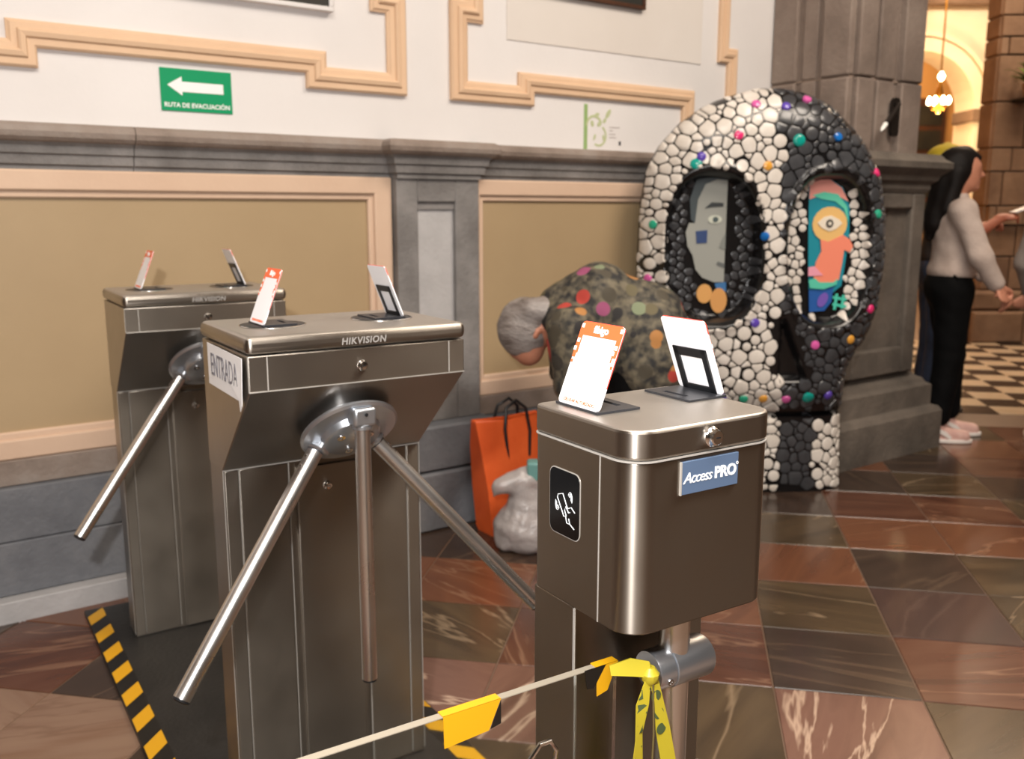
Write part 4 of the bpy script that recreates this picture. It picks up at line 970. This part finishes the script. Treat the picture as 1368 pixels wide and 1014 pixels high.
for q in range(8):
    a = 2 * pi * q / 8
    MB().tube([(0, 0, .02), (.07 * cos(a), .07 * sin(a), -.03), (.12 * cos(a), .12 * sin(a), .03)], .010, 6).build('branch', brass, ch)
    k = MB(); k.lathe([(.010, 0), (.026, .025), (.030, .05), (.020, .08), (.004, .10)], 12, Matrix.Translation((.12 * cos(a), .12 * sin(a), .03))); k.build('bulb', glow, ch)
k = MB(); k.lathe([(.01, 0), (.035, .03), (.04, .06), (.01, .11)], 12, Matrix.Translation((0, -.02, .32))); k.build('bulb', glow, ch)
lamp('chandelier_light', 'POINT', (5.42, 12.2, 2.45), 60, (1, .70, .38), .15)
lamp('arcade_fill', 'POINT', (5.3, 11.0, 4.4), 170, (1, .80, .58), .2)  # added fill without a fixture, brightens the cream arcade wall
lamp('chapel_light', 'POINT', (5.6, 14.5, 3.4), 70, (1, .70, .40), .2)
# ================================================================== PEOPLE
skin_m = mottled('skin', [(186, 124, 98), (202, 142, 116)], 8, .5)
skin_dark = mottled('skin_tan', [(160, 92, 68), (176, 108, 84)], 8, .5)
def unit(v): v = np.array(v, float); return v / np.linalg.norm(v)
def hand_prims(w, d, n, side, curl=.5):
    """palm, four fingers of different lengths and a thumb; d along the hand, n out of the palm, side towards the thumb"""
    w, d, n = np.array(w, float), unit(d), unit(n); s = unit(side); out = []
    rot = np.stack([d, s, n], 1)
    out.append(('e', w + d * .042, (.050, .036, .015), rot, .012)); out.append(('c', w - d * .01, w + d * .03, .024, .022, .015))
    for f, ln in zip((.027, .009, -.009, -.026), (.068, .076, .071, .056)):
        b = w + d * .078 + s * f; m = b + (d * cos(curl * .6) + n * sin(curl * .6)) * ln * .5; e = m + (d * cos(curl * 1.6) + n * sin(curl * 1.6)) * ln * .5
        out += [('c', b, m, .0088, .0082, .005), ('c', m, e, .0082, .0068, .004)]
    b = w + d * .022 + s * .026; m = b + unit(d * .7 + s * .6 + n * .3) * .036; e = m + unit(d * .9 + s * .2 + n * .4) * .028
    out += [('c', b, m, .0115, .0098, .008), ('c', m, e, .0098, .008, .005)]
    return out
def make_person(name, label, loc, rz, arms, top_m, trouser_m, shoe_m, hair_m, hair='long', scale=1.0, skin=None, sleeves='long', feet=((.0, .09), (.0, -.09)), cuffz=.10, hemz=.90):
    skin = skin or skin_m
    root = tag(empty(name, Matrix.Translation(loc) @ Matrix.Rotation(R(rz), 4, 'Z') @ Matrix.Scale(scale, 4)), label, 'person')
    B = [('e', (.012, 0, 1.482), (.094, .076, .108)), ('e', (.045, 0, 1.415), (.052, .052, .052), None, .03), ('c', (.098, 0, 1.478), (.116, 0, 1.452), .008, .012, .010), ('e', (.082, 0, 1.388), (.022, .024, .018), None, .014),
         ('e', (.094, 0, 1.422), (.014, .022, .006), None, .006), ('e', (.094, 0, 1.411), (.013, .020, .006), None, .006), ('e', (.086, 0, 1.502), (.016, .046, .010), None, .012),
         ('e', (.0, -.077, 1.455), (.018, .008, .030), None, .006), ('e', (.0, .077, 1.455), (.018, .008, .030), None, .006),
         ('c', (-.012, 0, 1.29), (.0, 0, 1.41), .052, .046), ('c', (0, -.14, 1.275), (0, .14, 1.275), .045, .045), ('e', (.0, 0, 1.17), (.098, .150, .16)), ('e', (-.002, 0, 1.0), (.088, .128, .14)), ('e', (-.012, 0, .86), (.108, .158, .12))]
    T = [('e', (.004, 0, 1.16), (.116, .168, .175)), ('e', (.004, 0, 1.02), (.112, .155, .15)), ('c', (0, -.145, 1.27), (0, .145, 1.27), .058, .058), ('e', (.0, 0, hemz + .04), (.122, .168, .075)), ('c', (-.004, 0, 1.28), (0, 0, 1.325), .064, .058, .02)]
    P_ = [('e', (-.014, 0, .85), (.122, .172, .125))]
    SH = []
    for (fx, fy), sgn in zip(feet, (1, -1)):
        hip, kn, an = (0, .082 * sgn, .84), (fx * .5 + .014, (.082 * sgn + fy) / 2, .47), (fx - .012, fy, .085)
        B += [('c', hip, kn, .086, .056), ('c', kn, an, .054, .034), ('c', (fx - .03, fy, .045), (fx + .11, fy * 1.03, .032), .034, .028)]
        P_ += [('c', hip, kn, .102, .078), ('c', kn, (fx - .012, fy, cuffz + .05), .076, .068, .02)]
        SH.append([('c', (fx - .045, fy, .048), (fx + .13, fy * 1.03, .036), .046, .036, .02), ('c', (fx - .03, fy, .06), (fx - .012, fy, .10), .046, .045, .02), ('e', (fx + .04, fy, .018), (.135, .050, .018), None, .006)])
    for A in arms:
        sgn = A['side']; sh = (0, .172 * sgn, 1.262)
        B += [('c', sh, A['elbow'], .048, .038), ('c', A['elbow'], A['wrist'], .038, .026)] + hand_prims(A['wrist'], A['d'], A['n'], A['s'], A.get('curl', .5))
        if sleeves == 'long': T += [('c', sh, A['elbow'], .066, .056), ('c', A['elbow'], np.array(A['elbow']) * .12 + np.array(A['wrist']) * .88, .056, .044)]
        else: T += [('c', sh, np.array(sh) * .35 + np.array(A['elbow']) * .65, .064, .058)]
    body = sdf_obj('body', B, .0085, skin, root, .035)
    wr_ = lambda Q: .005 * noise3(Q, 24, 3) + .003 * noise3(Q * np.array([1, 1, 2.2]), 40, 4)
    sdf_obj('top', T, .011, top_m, root, .035, wr_)
    sdf_obj('trousers', P_, .012, trouser_m, root, .04, wr_)
    for q in SH:
        s = sdf_obj('shoe', q, .009, shoe_m[0], root, .015)
        c = q[2][1]; k = MB(); k.prism([(x, y, .002) for x, y in [(c[0] + .140 * cos(t), c[1] + .052 * sin(t)) for t in [2 * pi * j / 20 for j in range(20)]]], (0, 0, .022)); k.build('sole', shoe_m[1], s, bevel=.004)
        k = MB(); k.ribbon([(c[0] + .02, c[1] - .047, .03), (c[0] - .01, c[1] - .05, .055), (c[0] - .05, c[1] - .049, .075)], (.5, 0, .8), [.018, .024, .02], .004); k.build('side_stripe', shoe_m[1], s)
    hl = [('e', (-.012, 0, 1.500), (.106, .090, .108))]
    if hair == 'long': hl = [('e', (-.018, 0, 1.498), (.104, .092, .110)), ('c', (-.055, 0, 1.47), (-.105, -.02, 1.20), .085, .060), ('c', (-.02, -.06, 1.46), (-.06, -.075, 1.27), .048, .036), ('c', (-.02, .06, 1.46), (-.06, .075, 1.27), .048, .036), ('c', (-.105, -.02, 1.24), (-.13, -.02, 1.12), .055, .02), ('c', (.03, 0, 1.57), (.085, -.01, 1.545), .035, .018)]
    if hair: sdf_obj('hair', hl, .010, hair_m, root, .03, lambda Q: .004 * noise3(Q * np.array([1, 2.5, .3]), 50, 5))
    for sgn in (-1, 1):
        k = MB(); k.lathe([(.002, -.006), (.008, -.003), (.008, .003), (.002, .006)], 10, Matrix.Translation((.086, .031 * sgn, 1.475)) @ Matrix.Rotation(R(90), 4, 'Y')); k.build('eye', M['ink'], root)
    return root
black_cloth = mottled('black_cloth', [(5, 5, 6), (10, 10, 11)], 10, .8)
black_cloth.node_tree.nodes['Principled BSDF'].inputs['Specular IOR Level'].default_value = .12
knit = mottled('cream_knit', [(176, 158, 148), (194, 178, 168)], 14, .9, .3, 90)
dark_hair = mottled('dark_hair', [(12, 9, 8), (22, 16, 14)], 20, .62)
dark_hair.node_tree.nodes['Principled BSDF'].inputs['Specular IOR Level'].default_value = .2
sneak = (mottled('sneaker_pink', [(188, 146, 136), (206, 170, 160)], 20, .6), plain('sneaker_white', (226, 218, 212), .5))
w1 = make_person('person', 'person in cream sweater, black trousers and pink sneakers, long dark hair', (2.39, 5.06, 0), -14,
    [dict(side=-1, elbow=(.09, -.215, 1.03), wrist=(.20, -.185, .865), d=(.55, .1, -.8), n=(-.6, .5, -.5), s=(.6, 0, .5), curl=.8), dict(side=1, elbow=(.08, .205, 1.03), wrist=(.20, .12, .90), d=(.7, -.4, -.5), n=(-.5, -.5, -.5), s=(.5, 0, .6), curl=.8)],
    knit, black_cloth, sneak, dark_hair, 'long', .99, feet=((.07, .10), (-.02, -.10)))
tabm = MB(); tabm.prism([(-.045, -.128, .86), (.0, -.172, .86), (.0, -.175, .915), (-.02, -.165, .93), (-.045, -.132, .915)], (.003, -.004, 0)); tabm.build('hem_slit', black_cloth, w1, smooth=False)
olive = mottled('dark_shirt', [(40, 34, 32), (58, 48, 44)], 8, .8); denim = mottled('denim', [(36, 46, 66), (56, 68, 92)], 14, .8)
w2 = make_person('person', 'person in yellow cap holding up a phone behind the person in the cream sweater', (2.70, 5.88, 0), -12,
    [dict(side=-1, elbow=(.10, -.21, 1.05), wrist=(.28, -.13, 1.17), d=(.95, .15, .25), n=(.0, .3, -.9), s=(.2, .9, .3), curl=.9), dict(side=1, elbow=(.08, .21, 1.03), wrist=(.24, .12, 1.12), d=(.9, -.2, .2), n=(0, -.3, -.9), s=(.2, -.9, .3), curl=.9)],
    olive, denim, (plain('shoe_dark', (40, 36, 34), .6), plain('sole_dark', (90, 84, 78), .6)), dark_hair, 'short', 1.03, skin_dark, 'short')
capm = mottled('yellow_cap', [(168, 146, 30), (196, 172, 44)], 10, .8)
cp = sdf_obj('cap', [('e', (-.01, 0, 1.525), (.118, .102, .088)), ('c', (-.01, 0, 1.60), (-.01, 0, 1.612), .02, .012)], .010, capm, w2, .02)
k = MB(); k.prism([(-.07 - .13 * sin(R(t)), .085 * cos(R(t)), 1.49 + 0 * t) for t in range(0, 181, 15)], (-.03, 0, .008)); k.build('brim', black_cloth, cp, bevel=.002)
ph = tag(MB().box(-.075, .075, -.038, .038, -.004, .004).build('phone', plain('phone_white', (206, 206, 212), .3), bevel=.003), 'pale phone held out flat in a bare hand', 'phone')
_hw = w2.matrix_world @ Vector((.345, -.105, 1.190)); ph.matrix_world = Matrix.Translation(_hw + Vector((.075, 0, .042))) @ Matrix.Rotation(R(6), 4, 'Z') @ Matrix.Rotation(R(-20), 4, 'Y')
grey = mottled('grey_shirt', [(120, 112, 106), (140, 132, 126)], 8, .8)
w3 = make_person('person', 'person in loose grey top and black trousers beside the chequered floor', (3.0, 5.0, 0), 70,
    [dict(side=-1, elbow=(.03, -.225, 1.02), wrist=(.12, -.17, .84), d=(.4, .2, -.9), n=(-.8, .3, -.3), s=(.8, 0, .4)), dict(side=1, elbow=(.03, .225, 1.02), wrist=(.12, .17, .84), d=(.4, -.2, -.9), n=(-.8, -.3, -.3), s=(.8, 0, .4))],
    grey, black_cloth, sneak, dark_hair, 'short', .95)

# ---- person bending down over the bags (faces -x)
m_fl, nt, b_ = newmat('floral_cloth'); N = nt.nodes; Lk = nt.links
tc = N.new('ShaderNodeNewGeometry'); vo = N.new('ShaderNodeTexVoronoi'); vo.inputs['Scale'].default_value = 17; vo.inputs['Randomness'].default_value = 1
Lk.new(tc.outputs['Position'], vo.inputs['Vector']); sp = N.new('ShaderNodeSeparateColor'); Lk.new(vo.outputs['Color'], sp.inputs[0])
rp = N.new('ShaderNodeValToRGB'); rp.color_ramp.interpolation = 'CONSTANT'; el = rp.color_ramp.elements
cols = [(0, (72, 66, 54)), (.30, (54, 50, 44)), (.50, (98, 90, 66)), (.62, (40, 38, 38)), (.74, (172, 120, 66)), (.82, (176, 62, 52)), (.88, (122, 132, 104)), (.95, (150, 74, 110))]
while len(el) < len(cols): el.new(.5)
for e, (p, c) in zip(el, cols): e.position = p; e.color = rgba(c)
Lk.new(sp.outputs[0], rp.inputs[0])
lt = N.new('ShaderNodeMath'); lt.operation = 'LESS_THAN'; lt.inputs[1].default_value = .030; Lk.new(vo.outputs['Distance'], lt.inputs[0])
vo.inputs['Scale'].default_value = 15; lt.inputs[1].default_value = .42
nz = N.new('ShaderNodeTexNoise'); nz.inputs['Scale'].default_value = 30; nz.inputs['Detail'].default_value = 5; Lk.new(tc.outputs['Position'], nz.inputs['Vector'])
r2 = N.new('ShaderNodeValToRGB'); e2 = r2.color_ramp.elements; e2[0].position = .38; e2[0].color = rgba((36, 36, 36)); e2[1].position = .66; e2[1].color = rgba((112, 104, 86)); Lk.new(nz.outputs['Fac'], r2.inputs[0])
mx = N.new('ShaderNodeMix'); mx.data_type = 'RGBA'; Lk.new(lt.outputs[0], mx.inputs['Factor']); Lk.new(r2.outputs[0], mx.inputs[6]); Lk.new(rp.outputs[0], mx.inputs[7]); Lk.new(mx.outputs[2], b_.inputs['Base Color']); b_.inputs['Roughness'].default_value = .75
bp_ = tag(empty('person', Matrix.Translation((.48, 3.52, 0))), 'grey-haired person in dark floral blouse bending down over the bags', 'person')
hx, hz = -.425, .80
S_ = [((-.02, 0, .80), .17), ((-.14, 0, .88), .165), ((-.25, 0, .86), .145)]
B = [('e', (hx, 0, hz), (.088, .080, .110), None), ('e', (hx + .01, 0, hz - .085), (.05, .05, .05)), ('c', (hx + .03, -.078, hz - .01), (hx + .04, -.080, hz + .01), .014, .012, .006), ('c', (hx - .045, 0, hz - .095), (hx - .062, 0, hz - .078), .012, .010, .008),
     ('c', (-.33, 0, .84), (hx + .05, 0, .815), .055, .05), ('c', (-.02, 0, .80), (-.16, 0, .87), .13, .135), ('c', (-.16, 0, .87), (-.29, 0, .85), .135, .105), ('c', (-.28, -.15, .82), (-.28, .15, .82), .05, .05)]
T = [('c', (.0, 0, .82), (-.15, 0, .885), .150, .162), ('c', (-.15, 0, .885), (-.27, 0, .865), .160, .122), ('c', (-.27, -.15, .83), (-.27, .15, .83), .068, .068), ('e', (.03, 0, .70), (.180, .225, .29)), ('e', (-.10, 0, .78), (.16, .15, .10))]
for sgn in (-1, 1):
    el_, wr_ = (-.27, .19 * sgn, .62), (-.255, .12 * sgn, .46)
    B += [('c', (-.28, .17 * sgn, .82), el_, .052, .042), ('c', el_, wr_, .040, .028)] + hand_prims(wr_, (.1, -.1 * sgn, -1), (-.4, -sgn, 0), (-1, 0, .2), .9)
    T += [('c', (-.27, .17 * sgn, .83), el_, .075, .062)]
    kn = (-.05, .10 * sgn, .46); an = (.03, .11 * sgn, .09)
    B += [('c', (.0, .09 * sgn, .76), kn, .095, .062), ('c', kn, an, .06, .04), ('c', an, (-.09, .12 * sgn, .035), .04, .032)]
sdf_obj('body', B, .0085, skin_m, bp_, .035)
sdf_obj('blouse', T, .012, m_fl, bp_, .05, lambda Q: .009 * noise3(Q, 20, 8) + .005 * noise3(Q, 45, 9))
P_ = [('e', (.03, 0, .76), (.15, .185, .15))]
for sgn in (-1, 1): P_ += [('c', (.0, .09 * sgn, .76), (-.05, .10 * sgn, .46), .112, .085), ('c', (-.05, .10 * sgn, .46), (.03, .11 * sgn, .12), .08, .066)]
sdf_obj('trousers', P_, .014, black_cloth, bp_, .04)
for sgn in (-1, 1):
    s = sdf_obj('shoe', [('c', (.045, .11 * sgn, .05), (-.12, .12 * sgn, .038), .046, .036, .02), ('c', (.04, .11 * sgn, .05), (.035, .11 * sgn, .10), .045, .045)], .010, plain('shoe_black', (30, 28, 28), .5), bp_, .02)
ghair = mottled('grey_hair', [(92, 82, 76), (140, 132, 128), (164, 158, 154)], 9, .45, .6, 60, stretch=(1, 1, 3))
hr = sdf_obj('hair', [('e', (hx - .008, 0, hz + .012), (.103, .094, .118)), ('e', (hx + .070, -.035, hz + .095), (.055, .05, .042)), ('c', (hx + .02, -.05, hz + .08), (hx + .06, -.06, hz + .08), .05, .04)], .009, ghair, bp_, .025, lambda Q: .005 * noise3(Q * np.array([.6, 1, 2.5]), 40, 6))
k = MB(); k.tube([(hx + .085, -.085, hz - .02), (hx + .09, -.09, hz - .06), (hx + .10, -.085, hz - .10), (hx + .13, -.07, hz - .14)], .012, 8); k.build('scarf', plain('scarf_red', (170, 66, 56), .7), bp_)
